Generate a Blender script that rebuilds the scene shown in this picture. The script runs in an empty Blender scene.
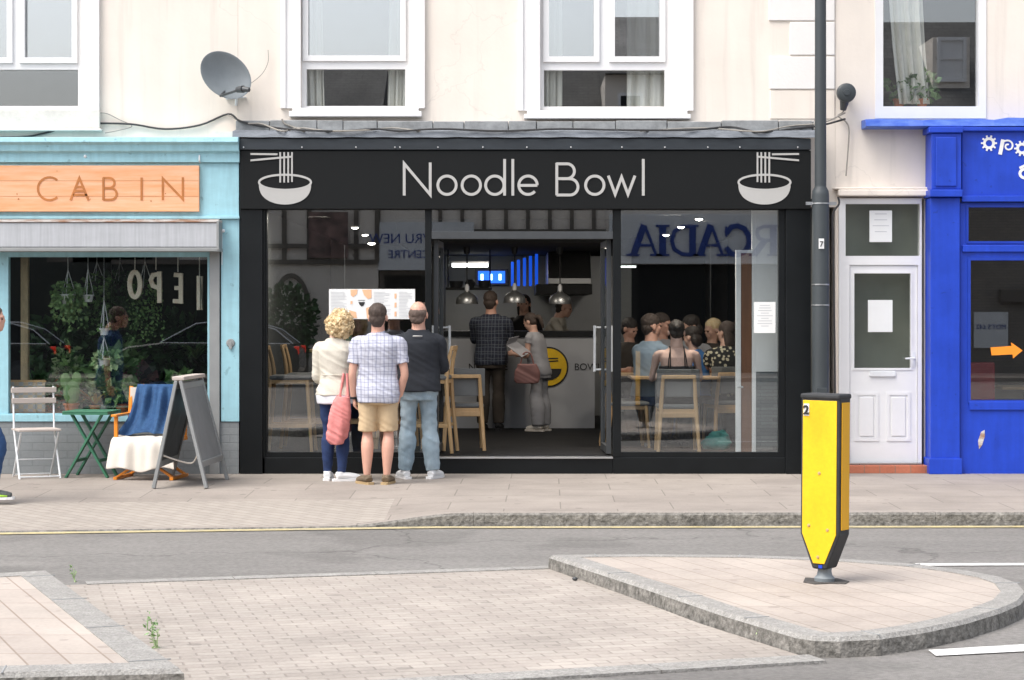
import bpy, bmesh, math, random
from mathutils import Vector, Matrix, noise
random.seed(7)
PI = math.pi
D2R = math.radians
CAMH, F, CX, HY = 1.55, 2060.0, 512.0, 314.0
COL = bpy.context.scene.collection

def X(px, y=0.0): return (px-CX)*(20.0+y)/F
def H(py, y=0.0): return CAMH+(HY-py)*(20.0+y)/F
def G(px, py, z=0.0):
    """ground point seen at a place of the street plan"""
    Z = (CAMH-z)*F/(py-HY)
    return ((px-CX)*Z/F, Z-20.0)

# ---------------------------------------------------------------- mesh builder
class MB:
    def __init__(s): s.v=[]; s.f=[]; s.m=[]; s.mi=0
    def add(s, vs, fs):
        o=len(s.v); s.v += [tuple(p) for p in vs]
        for f in fs: s.f.append([o+i for i in f]); s.m.append(s.mi)
        return s
    def box(s,x0,x1,y0,y1,z0,z1):
        if x0>x1:x0,x1=x1,x0
        if y0>y1:y0,y1=y1,y0
        if z0>z1:z0,z1=z1,z0
        return s.add([(x0,y0,z0),(x1,y0,z0),(x1,y1,z0),(x0,y1,z0),(x0,y0,z1),(x1,y0,z1),(x1,y1,z1),(x0,y1,z1)],
          [(0,3,2,1),(4,5,6,7),(0,1,5,4),(1,2,6,5),(2,3,7,6),(3,0,4,7)])
    def beam(s,a,b,w,t,up=(0,0,1)):
        """bar from a to b, w wide (across up) and t thick"""
        a=Vector(a); b=Vector(b); d=(b-a).normalized(); u=Vector(up)
        if abs(d.dot(u))>.98: u=Vector((0,1,0))
        sd=d.cross(u).normalized(); n=sd.cross(d).normalized()
        vs=[]
        for p in (a,b):
            for (i,j) in ((-1,-1),(1,-1),(1,1),(-1,1)): vs.append(p+sd*(w/2*i)+n*(t/2*j))
        return s.add(vs,[(0,1,2,3),(7,6,5,4),(0,4,5,1),(1,5,6,2),(2,6,7,3),(3,7,4,0)])
    def loft(s, rings, cap=True):
        n=len(rings[0]); vs=[p for r in rings for p in r]; fs=[]
        for k in range(len(rings)-1):
            for i in range(n):
                j=(i+1)%n; fs.append((k*n+i,k*n+j,(k+1)*n+j,(k+1)*n+i))
        if cap:
            fs.append(tuple(range(n-1,-1,-1))); fs.append(tuple((len(rings)-1)*n+i for i in range(n)))
        return s.add(vs,fs)
    def tube(s, pts, rad, seg=10, sub=0, cap=True, flat=1.0, up=None):
        pts=[Vector(p) for p in pts]
        if not isinstance(rad,(list,tuple)): rad=[rad]*len(pts)
        rad=list(rad)
        if sub and len(pts)>2: pts,rad=catmull(pts,rad,sub)
        rings=[]; pn=None
        for i,p in enumerate(pts):
            d=(pts[min(i+1,len(pts)-1)]-pts[max(i-1,0)])
            if d.length<1e-9: d=Vector((0,0,1))
            d.normalize()
            if up is not None: n=Vector(up)-d*d.dot(Vector(up))
            elif pn is None:
                n=Vector((0,1,0)) if abs(d.z)>.7 else Vector((0,0,1)); n=n-d*d.dot(n)
            else: n=pn-d*d.dot(pn)
            if n.length<1e-6: n=d.orthogonal()
            n.normalize(); pn=n; b=d.cross(n)
            rings.append([p+(b*math.cos(2*PI*k/seg)+n*math.sin(2*PI*k/seg)*flat)*rad[i] for k in range(seg)])
        return s.loft(rings,cap)
    def cyl(s,a,b,r,seg=16,r2=None): return s.tube([a,b],[r,r if r2 is None else r2],seg)
    def lathe(s,c,prof,seg=20,axis='z'):
        rings=[]
        for r,h in prof:
            rg=[]
            for k in range(seg):
                t=2*PI*k/seg
                if axis=='z': rg.append((c[0]+r*math.cos(t),c[1]+r*math.sin(t),c[2]+h))
                else: rg.append((c[0]+r*math.cos(t),c[1]+h,c[2]+r*math.sin(t)))
            rings.append(rg)
        return s.loft(rings)
    def ell(s,c,r,seg=14,rg=9,rot=None):
        c=Vector(c); vs=[]; fs=[]
        R=rot or Matrix.Identity(3)
        for i in range(1,rg):
            ph=PI*i/rg
            for k in range(seg):
                t=2*PI*k/seg
                vs.append(c+R@Vector((r[0]*math.sin(ph)*math.cos(t),r[1]*math.sin(ph)*math.sin(t),r[2]*math.cos(ph))))
        vs.append(c+R@Vector((0,0,r[2]))); vs.append(c+R@Vector((0,0,-r[2])))
        for i in range(rg-2):
            for k in range(seg):
                j=(k+1)%seg; fs.append((i*seg+k,(i+1)*seg+k,(i+1)*seg+j,i*seg+j))
        a=len(vs)-2;b=len(vs)-1
        for k in range(seg):
            j=(k+1)%seg; fs.append((a,k,j)); fs.append((b,(rg-2)*seg+j,(rg-2)*seg+k))
        return s.add(vs,fs)
    def prism(s,poly,a,b,axis='y'):
        """polygon (x,z) extruded along y from a to b, or (x,y) along z, or (y,z) along x"""
        n=len(poly)
        def P(p,t):
            return (p[0],t,p[1]) if axis=='y' else ((p[0],p[1],t) if axis=='z' else (t,p[0],p[1]))
        vs=[P(p,a) for p in poly]+[P(p,b) for p in poly]
        fs=[tuple(range(n)),tuple(range(2*n-1,n-1,-1))]+[(i,(i+1)%n,n+(i+1)%n,n+i) for i in range(n)]
        return s.add(vs,fs)
    def wall(s,x0,x1,z0,z1,y0,y1,holes):
        xs=sorted(set([x0,x1]+[min(max(h[i],x0),x1) for h in holes for i in (0,1)]))
        zs=sorted(set([z0,z1]+[min(max(h[i],z0),z1) for h in holes for i in (2,3)]))
        def solid(i,k):
            if i<0 or k<0 or i>=len(xs)-1 or k>=len(zs)-1: return False
            cx=(xs[i]+xs[i+1])/2; cz=(zs[k]+zs[k+1])/2
            return not any(h[0]<cx<h[1] and h[2]<cz<h[3] for h in holes)
        for i in range(len(xs)-1):
            for k in range(len(zs)-1):
                if not solid(i,k): continue
                a,b,c,d=xs[i],xs[i+1],zs[k],zs[k+1]
                s.add([(a,y0,c),(b,y0,c),(b,y0,d),(a,y0,d)],[(0,1,2,3)])
                s.add([(a,y1,c),(b,y1,c),(b,y1,d),(a,y1,d)],[(3,2,1,0)])
                if not solid(i-1,k): s.add([(a,y0,c),(a,y0,d),(a,y1,d),(a,y1,c)],[(0,1,2,3)])
                if not solid(i+1,k): s.add([(b,y0,c),(b,y0,d),(b,y1,d),(b,y1,c)],[(3,2,1,0)])
                if not solid(i,k-1): s.add([(a,y0,c),(b,y0,c),(b,y1,c),(a,y1,c)],[(3,2,1,0)])
                if not solid(i,k+1): s.add([(a,y0,d),(b,y0,d),(b,y1,d),(a,y1,d)],[(0,1,2,3)])
        return s
    def stroke(s,pts,w,y,d=.006,closed=False):
        """flat lettering stroke in the x-z plane: pts (x,z), w wide, front face at y"""
        n=len(pts); P=[Vector(p) for p in pts]; L=[];R=[]
        for i in range(n):
            if closed: a,b,c=P[i-1],P[i],P[(i+1)%n]
            else: a,b,c=P[max(i-1,0)],P[i],P[min(i+1,n-1)]
            d1=(b-a) if (b-a).length>1e-9 else (c-b); d2=(c-b) if (c-b).length>1e-9 else d1
            d1=d1.normalized(); d2=d2.normalized(); n1=Vector((-d1.y,d1.x)); n2=Vector((-d2.y,d2.x))
            m=(n1+n2)
            if m.length<.2: m=n1
            m.normalize(); k=w/2/max(.35,m.dot(n1))
            L.append(b+m*k); R.append(b-m*k)
        vs=[(p.x,y,p.y) for p in L]+[(p.x,y,p.y) for p in R]+[(p.x,y+d,p.y) for p in L]+[(p.x,y+d,p.y) for p in R]
        fs=[]
        for i in range(n if closed else n-1):
            j=(i+1)%n
            fs+=[(i,n+i,n+j,j),(2*n+i,2*n+j,3*n+j,3*n+i),(i,j,2*n+j,2*n+i),(n+i,3*n+i,3*n+j,n+j)]
        if not closed: fs+=[(0,2*n,3*n,n),(n-1,2*n-1,4*n-1,3*n-1)]
        return s.add(vs,fs)

def catmull(pts,rad,sub):
    P=[];Rr=[]; n=len(pts)
    for i in range(n-1):
        p0=pts[max(i-1,0)];p1=pts[i];p2=pts[i+1];p3=pts[min(i+2,n-1)]
        r0=rad[max(i-1,0)];r1=rad[i];r2=rad[i+1];r3=rad[min(i+2,n-1)]
        for k in range(sub):
            t=k/sub
            c=lambda a,b,c_,d:(b*2+(c_-a)*t+(a*2-b*5+c_*4-d)*t*t+(b*3-a-c_*3+d)*t**3)*.5
            P.append(c(p0,p1,p2,p3)); Rr.append(max(.001,c(r0,r1,r2,r3)))
    P.append(pts[-1]);Rr.append(rad[-1]); return P,Rr

def arc(cx,cz,rx,rz,a0,a1,n=20):
    return [(cx+rx*math.cos(D2R(a0+(a1-a0)*i/n)),cz+rz*math.sin(D2R(a0+(a1-a0)*i/n))) for i in range(n+1)]

def wloc(o):
    v=Vector((0,0,0))
    while o: v+=o.location; o=o.parent
    return v
def tag(o,label=None,cat=None,group=None,kind=None):
    if label: o['label']=label
    if cat: o['category']=cat
    if group: o['group']=group
    if kind: o['kind']=kind
    return o
def link(name,me,mats,parent=None):
    o=bpy.data.objects.new(name,me); COL.objects.link(o)
    for m in (mats if isinstance(mats,(list,tuple)) else [mats]): me.materials.append(m)
    if parent: o.parent=parent
    return o
def obj(name,mb,mats,parent=None,smooth=False,bevel=0,world=True,loc=None,label=None):
    """one mesh object; world=True: coordinates are world ones and the parent is unrotated"""
    me=bpy.data.meshes.new(name)
    off=Vector((0,0,0))
    if parent and world: off=wloc(parent)
    if loc is not None: off=off+Vector(loc)
    me.from_pydata([Vector(p)-off for p in mb.v],[],mb.f)
    bm=bmesh.new(); bm.from_mesh(me)
    bmesh.ops.remove_doubles(bm,verts=bm.verts,dist=1e-5) if smooth else None
    bmesh.ops.recalc_face_normals(bm,faces=bm.faces)
    bm.to_mesh(me); bm.free()
    if not smooth:
        for p,mi in zip(me.polygons,mb.m): p.material_index=mi
    if smooth:
        for p in me.polygons: p.use_smooth=True
        me.set_sharp_from_angle(angle=D2R(45))
    o=link(name,me,mats,parent)
    if loc is not None: o.location=loc
    if bevel:
        b=o.modifiers.new('bevel','BEVEL'); b.width=bevel; b.segments=2; b.limit_method='ANGLE'; b.angle_limit=D2R(40)
    if label: o['label']=label
    return o
def thing(name,label,cat,loc=(0,0,0),rz=0,group=None):
    o=bpy.data.objects.new(name,None); COL.objects.link(o); o.location=loc; o.rotation_euler=(0,0,rz)
    o.empty_display_size=.1
    return tag(o,label,cat,group)
def solo(name,mb,mats,label,cat,loc=(0,0,0),group=None,kind=None,**k):
    o=obj(name,mb,mats,None,loc=loc,**k); return tag(o,label,cat,group,kind)
def dup(o,loc=None,rz=None,label=None,parent=None):
    c=o.copy(); COL.objects.link(c)
    if parent: c.parent=parent
    if loc is not None: c.location=loc
    if rz is not None: c.rotation_euler=(0,0,rz)
    if label: c['label']=label
    for ch in list(o.children): dup(ch,parent=c)
    return c

# ---------------------------------------------------------------- materials
def nt(name):
    m=bpy.data.materials.new(name); m.use_nodes=True; return m,m.node_tree.nodes,m.node_tree.links,m.node_tree.nodes['Principled BSDF']
def N(ns,t,**k):
    n=ns.new(t)
    for a,b in k.items(): setattr(n,a,b)
    return n
def rgba(c): return (c[0],c[1],c[2],1)
def pm(name,col,rough=.6,metal=0,var=.12,scale=6,bump=0,bscale=60,col2=None,spec=.5,stretch=(1,1,1),rvar=.1,speck=None,crack=None):
    m,ns,ls,p=nt(name)
    tc=N(ns,'ShaderNodeTexCoord'); mp=N(ns,'ShaderNodeMapping'); mp.inputs['Scale'].default_value=stretch
    ls.new(tc.outputs['Object'],mp.inputs[0])
    nz=N(ns,'ShaderNodeTexNoise'); nz.inputs['Scale'].default_value=scale; nz.inputs['Detail'].default_value=6; nz.inputs['Roughness'].default_value=.65
    ls.new(mp.outputs[0],nz.inputs['Vector'])
    rp=N(ns,'ShaderNodeValToRGB'); rp.color_ramp.elements[0].position=.3; rp.color_ramp.elements[1].position=.7
    c2=col2 or tuple(min(1,c*(1+var)) for c in col); c1=col if col2 else tuple(c*(1-var) for c in col)
    rp.color_ramp.elements[0].color=rgba(c1); rp.color_ramp.elements[1].color=rgba(c2)
    ls.new(nz.outputs[0],rp.inputs[0]); ls.new(rp.outputs[0],p.inputs['Base Color'])
    cur=rp.outputs[0]
    for sp_ in (speck or []):
        m3=N(ns,'ShaderNodeMapping'); m3.inputs['Scale'].default_value=sp_[2] if len(sp_)>2 else (1,1,1); ls.new(tc.outputs['Object'],m3.inputs[0])
        n3=N(ns,'ShaderNodeTexNoise'); n3.inputs['Scale'].default_value=sp_[0]; n3.inputs['Detail'].default_value=4; ls.new(m3.outputs[0],n3.inputs['Vector'])
        lo,hi=(sp_[3],sp_[4]) if len(sp_)>3 else (.3,.7)
        r3=N(ns,'ShaderNodeMapRange'); r3.inputs[1].default_value=lo; r3.inputs[2].default_value=hi; r3.inputs[3].default_value=1-sp_[1]; r3.inputs[4].default_value=1+(sp_[1]*.6 if len(sp_)<4 else 0); ls.new(n3.outputs[0],r3.inputs[0])
        sc3=N(ns,'ShaderNodeVectorMath',operation='SCALE'); ls.new(cur,sc3.inputs[0]); ls.new(r3.outputs[0],sc3.inputs['Scale']); cur=sc3.outputs[0]
    if crack:
        nw=N(ns,'ShaderNodeTexNoise'); nw.inputs['Scale'].default_value=2.5; nw.inputs['Detail'].default_value=6; ls.new(tc.outputs['Object'],nw.inputs['Vector'])
        ad=N(ns,'ShaderNodeVectorMath',operation='MULTIPLY_ADD'); ad.inputs[1].default_value=(.7,.7,.7); ls.new(nw.outputs['Color'],ad.inputs[0]); ls.new(tc.outputs['Object'],ad.inputs[2])
        vo=N(ns,'ShaderNodeTexVoronoi',feature='DISTANCE_TO_EDGE'); vo.inputs['Scale'].default_value=crack[0]; ls.new(ad.outputs[0],vo.inputs['Vector'])
        r4=N(ns,'ShaderNodeMapRange'); r4.inputs[1].default_value=0; r4.inputs[2].default_value=crack[1]; r4.inputs[3].default_value=crack[2]; r4.inputs[4].default_value=1; ls.new(vo.outputs['Distance'],r4.inputs[0])
        sc4=N(ns,'ShaderNodeVectorMath',operation='SCALE'); ls.new(cur,sc4.inputs[0]); ls.new(r4.outputs[0],sc4.inputs['Scale']); cur=sc4.outputs[0]
    ls.new(cur,p.inputs['Base Color'])
    mr=N(ns,'ShaderNodeMapRange'); mr.inputs[3].default_value=max(0,rough-rvar); mr.inputs[4].default_value=min(1,rough+rvar)
    ls.new(nz.outputs[0],mr.inputs[0]); ls.new(mr.outputs[0],p.inputs['Roughness'])
    p.inputs['Metallic'].default_value=metal; p.inputs['Specular IOR Level'].default_value=spec
    if bump:
        n2=N(ns,'ShaderNodeTexNoise'); n2.inputs['Scale'].default_value=bscale; n2.inputs['Detail'].default_value=4
        ls.new(mp.outputs[0],n2.inputs['Vector'])
        b=N(ns,'ShaderNodeBump'); b.inputs['Strength'].default_value=bump; b.inputs['Distance'].default_value=.01
        ls.new(n2.outputs[0],b.inputs['Height']); ls.new(b.outputs[0],p.inputs['Normal'])
    return m
def emit(name,col,st):
    m,ns,ls,p=nt(name); p.inputs['Base Color'].default_value=rgba(col); p.inputs['Emission Color'].default_value=rgba(col); p.inputs['Emission Strength'].default_value=st; return m
def glass(name,fac,tint=(1,1,1),rough=0):
    m,ns,ls,p=nt(name); ns.remove(p); out=ns['Material Output']
    tr=N(ns,'ShaderNodeBsdfTransparent'); tr.inputs[0].default_value=rgba(tint)
    gl=N(ns,'ShaderNodeBsdfGlossy'); gl.inputs['Roughness'].default_value=rough
    fr=N(ns,'ShaderNodeLayerWeight'); fr.inputs[0].default_value=.25
    mr=N(ns,'ShaderNodeMapRange'); mr.inputs[3].default_value=fac; mr.inputs[4].default_value=min(1,fac+.6)
    ls.new(fr.outputs['Facing'],mr.inputs[0])
    pw=N(ns,'ShaderNodeMath',operation='POWER'); pw.inputs[1].default_value=4; ls.new(fr.outputs['Facing'],pw.inputs[0]); ls.new(pw.outputs[0],mr.inputs[0])
    mx=N(ns,'ShaderNodeMixShader'); ls.new(mr.outputs[0],mx.inputs[0]); ls.new(tr.outputs[0],mx.inputs[1]); ls.new(gl.outputs[0],mx.inputs[2])
    ls.new(mx.outputs[0],out.inputs[0]); return m
def bricks(name,c1,c2,mort,bw,bh,ms=.01,rot=0,rough=.85,bump=.3,coord='xy',off=.5,dirt=.25,skew=0,freq=2,gum=None):
    m,ns,ls,p=nt(name)
    tc=N(ns,'ShaderNodeTexCoord'); mp=N(ns,'ShaderNodeMapping')
    if skew:
        # rows run along one edge direction, cross joints stay parallel to the street
        dx_=N(ns,'ShaderNodeVectorMath',operation='DOT_PRODUCT'); dx_.inputs[1].default_value=(math.cos(skew),math.sin(skew),0)
        sx=N(ns,'ShaderNodeSeparateXYZ'); ls.new(tc.outputs['Object'],sx.inputs[0]); ls.new(tc.outputs['Object'],dx_.inputs[0])
        cb=N(ns,'ShaderNodeCombineXYZ'); ls.new(sx.outputs[1],cb.inputs[0]); ls.new(dx_.outputs['Value'],cb.inputs[1])
    if coord=='xz': mp.inputs['Rotation'].default_value=(-PI/2,0,0)
    else: mp.inputs['Rotation'].default_value=(0,0,rot)
    ls.new(cb.outputs[0] if skew else tc.outputs['Object'],mp.inputs[0])
    bt=N(ns,'ShaderNodeTexBrick'); bt.inputs['Scale'].default_value=1; bt.offset=off; bt.offset_frequency=freq
    bt.inputs['Brick Width'].default_value=bw; bt.inputs['Row Height'].default_value=bh; bt.inputs['Mortar Size'].default_value=ms
    bt.inputs['Mortar Smooth'].default_value=.3
    bt.inputs['Color1'].default_value=rgba(c1); bt.inputs['Color2'].default_value=rgba(c2); bt.inputs['Mortar'].default_value=rgba(mort)
    ls.new(mp.outputs[0],bt.inputs['Vector'])
    nz=N(ns,'ShaderNodeTexNoise'); nz.inputs['Scale'].default_value=1.3; nz.inputs['Detail'].default_value=8; nz.inputs['Roughness'].default_value=.7
    ls.new(tc.outputs['Object'],nz.inputs['Vector'])
    n2=N(ns,'ShaderNodeTexNoise'); n2.inputs['Scale'].default_value=45; n2.inputs['Detail'].default_value=3
    ls.new(tc.outputs['Object'],n2.inputs['Vector'])
    ad=N(ns,'ShaderNodeMath',operation='ADD'); ls.new(nz.outputs[0],ad.inputs[0]); 
    ml=N(ns,'ShaderNodeMath',operation='MULTIPLY'); ml.inputs[1].default_value=.35; ls.new(n2.outputs[0],ml.inputs[0]); ls.new(ml.outputs[0],ad.inputs[1])
    mr=N(ns,'ShaderNodeMapRange'); mr.inputs[1].default_value=.45; mr.inputs[2].default_value=.95; mr.inputs[3].default_value=1-dirt; mr.inputs[4].default_value=1+dirt*.5
    ls.new(ad.outputs[0],mr.inputs[0])
    mx=N(ns,'ShaderNodeVectorMath',operation='SCALE'); ls.new(bt.outputs['Color'],mx.inputs[0]); ls.new(mr.outputs[0],mx.inputs['Scale'])
    cur=mx.outputs[0]
    if gum:
        vo=N(ns,'ShaderNodeTexVoronoi'); vo.inputs['Scale'].default_value=gum[0]; ls.new(tc.outputs['Object'],vo.inputs['Vector'])
        n5=N(ns,'ShaderNodeTexNoise'); n5.inputs['Scale'].default_value=1.1; ls.new(tc.outputs['Object'],n5.inputs['Vector'])
        th=N(ns,'ShaderNodeMath',operation='MULTIPLY_ADD'); th.inputs[1].default_value=.5; th.inputs[2].default_value=-.16; ls.new(n5.outputs[0],th.inputs[0])
        g2=N(ns,'ShaderNodeMath',operation='LESS_THAN'); ls.new(vo.outputs['Distance'],g2.inputs[0]); ls.new(th.outputs[0],g2.inputs[1])
        r5=N(ns,'ShaderNodeMapRange'); r5.inputs[3].default_value=1; r5.inputs[4].default_value=gum[1]; ls.new(g2.outputs[0],r5.inputs[0])
        s5=N(ns,'ShaderNodeVectorMath',operation='SCALE'); ls.new(cur,s5.inputs[0]); ls.new(r5.outputs[0],s5.inputs['Scale']); cur=s5.outputs[0]
    ls.new(cur,p.inputs['Base Color']); p.inputs['Roughness'].default_value=rough
    b=N(ns,'ShaderNodeBump'); b.inputs['Strength'].default_value=bump; b.inputs['Distance'].default_value=.006
    sb=N(ns,'ShaderNodeMath',operation='SUBTRACT'); ls.new(ml.outputs[0],sb.inputs[0]); ls.new(bt.outputs['Fac'],sb.inputs[1])
    ls.new(sb.outputs[0],b.inputs['Height']); ls.new(b.outputs[0],p.inputs['Normal'])
    return m
def leafmat(name,c1,c2,c3=None):
    m,ns,ls,p=nt(name)
    g=N(ns,'ShaderNodeNewGeometry'); rp=N(ns,'ShaderNodeValToRGB')
    rp.color_ramp.elements[0].color=rgba(c1); rp.color_ramp.elements[1].color=rgba(c2)
    if c3: e=rp.color_ramp.elements.new(.85); e.color=rgba(c3)
    ls.new(g.outputs['Random Per Island'],rp.inputs[0]); ls.new(rp.outputs[0],p.inputs['Base Color'])
    p.inputs['Roughness'].default_value=.45
    return m
def plaid(name,base,lines,cross,dark,period=.09,lw=.16,kf=1):
    """woven check: lines along x and z of the garment"""
    m,ns,ls,p=nt(name); tc=N(ns,'ShaderNodeTexCoord'); sp=N(ns,'ShaderNodeSeparateXYZ'); ls.new(tc.outputs['Object'],sp.inputs[0])
    nzz=N(ns,'ShaderNodeTexNoise'); nzz.inputs['Scale'].default_value=6; ls.new(tc.outputs['Object'],nzz.inputs['Vector'])
    cur=None
    def band(ax,per,width,ph,col,fac):
        nonlocal cur
        a=N(ns,'ShaderNodeMath',operation='MULTIPLY_ADD'); a.inputs[1].default_value=1/per; a.inputs[2].default_value=ph
        w=N(ns,'ShaderNodeMath',operation='MULTIPLY_ADD'); w.inputs[1].default_value=.03; ls.new(nzz.outputs[0],w.inputs[0]); ls.new(sp.outputs[ax],w.inputs[2])
        ls.new(w.outputs[0],a.inputs[0])
        fr=N(ns,'ShaderNodeMath',operation='FRACT'); ls.new(a.outputs[0],fr.inputs[0])
        lt=N(ns,'ShaderNodeMath',operation='LESS_THAN'); lt.inputs[1].default_value=width; ls.new(fr.outputs[0],lt.inputs[0])
        ml=N(ns,'ShaderNodeMath',operation='MULTIPLY'); ml.inputs[1].default_value=fac; ls.new(lt.outputs[0],ml.inputs[0])
        mx=N(ns,'ShaderNodeMix',data_type='RGBA'); ls.new(ml.outputs[0],mx.inputs[0])
        if cur is None: mx.inputs[6].default_value=rgba(base)
        else: ls.new(cur,mx.inputs[6])
        mx.inputs[7].default_value=rgba(col); cur=mx.outputs[2]
    band(0,period,lw*1.9,.1,cross,.55*kf); band(2,period,lw*1.9,.3,cross,.55*kf)
    band(0,period,lw,.0,lines,.75*kf); band(2,period,lw,.5,lines,.75*kf)
    band(0,period,.07,.45,dark,.6*kf); band(2,period,.07,.1,dark,.6*kf)
    ls.new(cur,p.inputs['Base Color']); p.inputs['Roughness'].default_value=.9
    return m
M={}
def setup_materials():
    M['render']=pm('cream_render',(.81,.74,.665),.85,var=.03,scale=2.2,bump=.12,bscale=28,speck=[(2.2,.05,(2,2,.25)),(1.6,.10,(5,5,.3),.30,.42)],crack=(.35,.003,.90))
    M['quoin']=pm('white_quoin',(.80,.78,.76),.8,var=.03,scale=4,bump=.2,bscale=40)
    M['upvc']=pm('white_frame',(.80,.80,.81),.35,var=.03,scale=3)
    M['trim']=pm('white_trim',(.80,.79,.79),.6,var=.04,scale=3,bump=.1)
    M['oldwhite']=pm('weathered_white',(.72,.69,.64),.7,var=.12,scale=7,bump=.2)
    M['lead']=pm('lead_flashing',(.20,.22,.25),.6,var=.3,scale=5,bump=.4,bscale=18,stretch=(1,1,3))
    M['ledge']=pm('ledge_stone',(.27,.28,.285),.8,var=.25,scale=9,bump=.4,bscale=30)
    M['black']=pm('black_paint',(.0045,.006,.007),.40,var=.2,scale=3,bump=.03,spec=.3)
    M['fascia']=pm('charcoal_board',(.0045,.0055,.006),.6,var=.12,scale=2,spec=.25)
    M['strip']=pm('slate_strip',(.022,.028,.035),.5,var=.25,scale=6,stretch=(1,1,5))
    M['letter']=pm('pale_letter',(.46,.455,.44),.5,var=.03,scale=8)
    M['cyan']=pm('pale_blue_paint',(.34,.60,.68),.5,var=.07,scale=5,bump=.10,stretch=(1,1,2),speck=[(4,.10,(5,5,.5)),(14,.25,(1,1,1),.28,.33)])
    M['greybrick']=bricks('grey_painted_brick',(.235,.255,.265),(.25,.27,.28),(.21,.228,.24),.225,.075,.006,coord='xz',bump=.35,dirt=.18)
    M['greypaint']=pm('grey_paint',(.27,.28,.28),.5,var=.08,scale=6)
    M['awning']=pm('awning_box',(.45,.465,.49),.5,var=.05,scale=4,stretch=(1,1,3),speck=[(9,.12,(6,6,.3))])
    M['awnold']=pm('awning_worn',(.62,.60,.58),.7,col2=(.35,.20,.13),scale=5,stretch=(1,1,6))
    M['awnold'].node_tree.nodes['Color Ramp'].color_ramp.elements[0].position=.40; M['awnold'].node_tree.nodes['Color Ramp'].color_ramp.elements[1].position=.60
    M['signwood']=pm('varnished_pine_sign',(.76,.33,.14),.5,col2=(.84,.50,.32),scale=3,stretch=(.6,1,7),bump=.1,bscale=20)
    M['signcut']=pm('routed_letter',(.46,.17,.045),.6,var=.2)
    M['blue']=pm('royal_blue_paint',(.010,.055,.50),.42,var=.14,scale=3,bump=.12,bscale=14,speck=[(5,.09,(4,4,.4)),(22,.3,(1,1,1),.27,.33)])
    M['blue2']=pm('worn_blue_paint',(.02,.08,.50),.5,col2=(.10,.20,.56),scale=6,stretch=(1,1,3),bump=.2,bscale=15)
    M['bluedk']=pm('blue_frame_paint',(.012,.05,.42),.35,var=.1)
    M['white']=pm('white_paint',(.80,.80,.80),.5,var=.03)
    M['paper']=pm('paper',(.82,.83,.82),.8,var=.02)
    M['ink']=pm('grey_ink',(.55,.56,.58),.8,var=.1)
    M['inkb']=pm('black_ink',(.02,.02,.02),.7,var=.1)
    M['peach']=pm('peach_ink',(.85,.50,.30),.8,var=.06,scale=60)
    M['glass']=glass('shop_glass',.14,(.93,.95,.95))
    M['glassup']=glass('upper_glass',.48,(.90,.94,.96)); M['glassup2']=glass('upper_glass_clear',.19,(.95,.97,.98))
    M['glassdoor']=glass('frosted_door_glass',.12,(.85,.87,.85),.10)
    M['metal']=pm('brushed_metal',(.55,.56,.57),.3,metal=.9,var=.05)
    M['dkmetal']=pm('dark_metal',(.07,.075,.08),.45,metal=.3,var=.1)
    M['steel']=pm('kitchen_steel',(.42,.43,.43),.35,metal=.8,var=.1,scale=2)
    M['post']=pm('lamp_post_grey',(.045,.054,.060),.45,var=.12,scale=4,stretch=(1,1,.3),bump=.08)
    M['asphalt']=pm('asphalt',(.215,.205,.194),.92,var=.08,scale=.9,bump=.7,bscale=160,speck=[(34,.20),(1.3,.13,(.12,1.6,1)),(.5,.16,(1,1,1),.40,.43)],crack=(.28,.006,.62))
    M['yellowline']=pm('yellow_line_paint',(.56,.47,.23),.85,col2=(.38,.34,.24),scale=7,bump=.3,speck=[(40,.25),(3,.3,(1,1,1),.3,.45)])
    M['whiteline']=pm('white_line_paint',(.66,.66,.64),.85,var=.12,scale=14,bump=.3,speck=[(50,.2),(6,.35,(1,1,1),.3,.42)])
    M['slab']=bricks('paving_slab',(.305,.268,.238),(.335,.296,.263),(.21,.185,.163),.9,.6,.006,rot=D2R(1),dirt=.26,bump=.25,gum=(4.5,.72))
    M['slabi']=bricks('island_slab',(.42,.366,.325),(.455,.40,.355),(.30,.24,.20),.55,.18,.006,skew=D2R(22),off=.0,dirt=.22,bump=.2,gum=(5,.8))
    M['slabr']=bricks('island_slab_worn',(.405,.352,.312),(.435,.382,.338),(.29,.25,.21),.55,.18,.005,skew=D2R(20),off=.0,dirt=.28,bump=.2,gum=(4,.78))
    M['block']=bricks('block_paving',(.365,.325,.29),(.415,.375,.335),(.305,.27,.24),.17,.085,.006,rot=D2R(-14),dirt=.30,bump=.7,gum=(3.5,.8))
    M['blockp']=bricks('pavement_block',(.34,.305,.27),(.385,.345,.305),(.26,.23,.20),.21,.105,.007,rot=D2R(45),dirt=.14,bump=.5)
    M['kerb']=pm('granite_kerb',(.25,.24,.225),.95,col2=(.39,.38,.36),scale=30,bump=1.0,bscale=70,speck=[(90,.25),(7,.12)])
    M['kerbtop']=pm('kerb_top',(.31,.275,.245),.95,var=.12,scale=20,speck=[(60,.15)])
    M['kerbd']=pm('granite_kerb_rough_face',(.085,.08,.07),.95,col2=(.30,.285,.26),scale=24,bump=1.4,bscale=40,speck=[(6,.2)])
    M['oak']=pm('oak',(.56,.36,.18),.5,var=.1,scale=5,stretch=(4,4,.6))
    M['pad']=pm('charcoal_upholstery',(.15,.155,.155),.8,var=.1)
    M['floor']=pm('dark_floor',(.010,.010,.011),.7,var=.2,scale=3,spec=.2)
    M['inwall']=pm('interior_grey_wall',(.10,.105,.105),.85,var=.06)
    M['inwhite']=pm('interior_white_wall',(.78,.79,.80),.7,var=.04); M['kitchen']=pm('kitchen_wall',(.36,.37,.36),.7,var=.1,scale=2)
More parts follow.
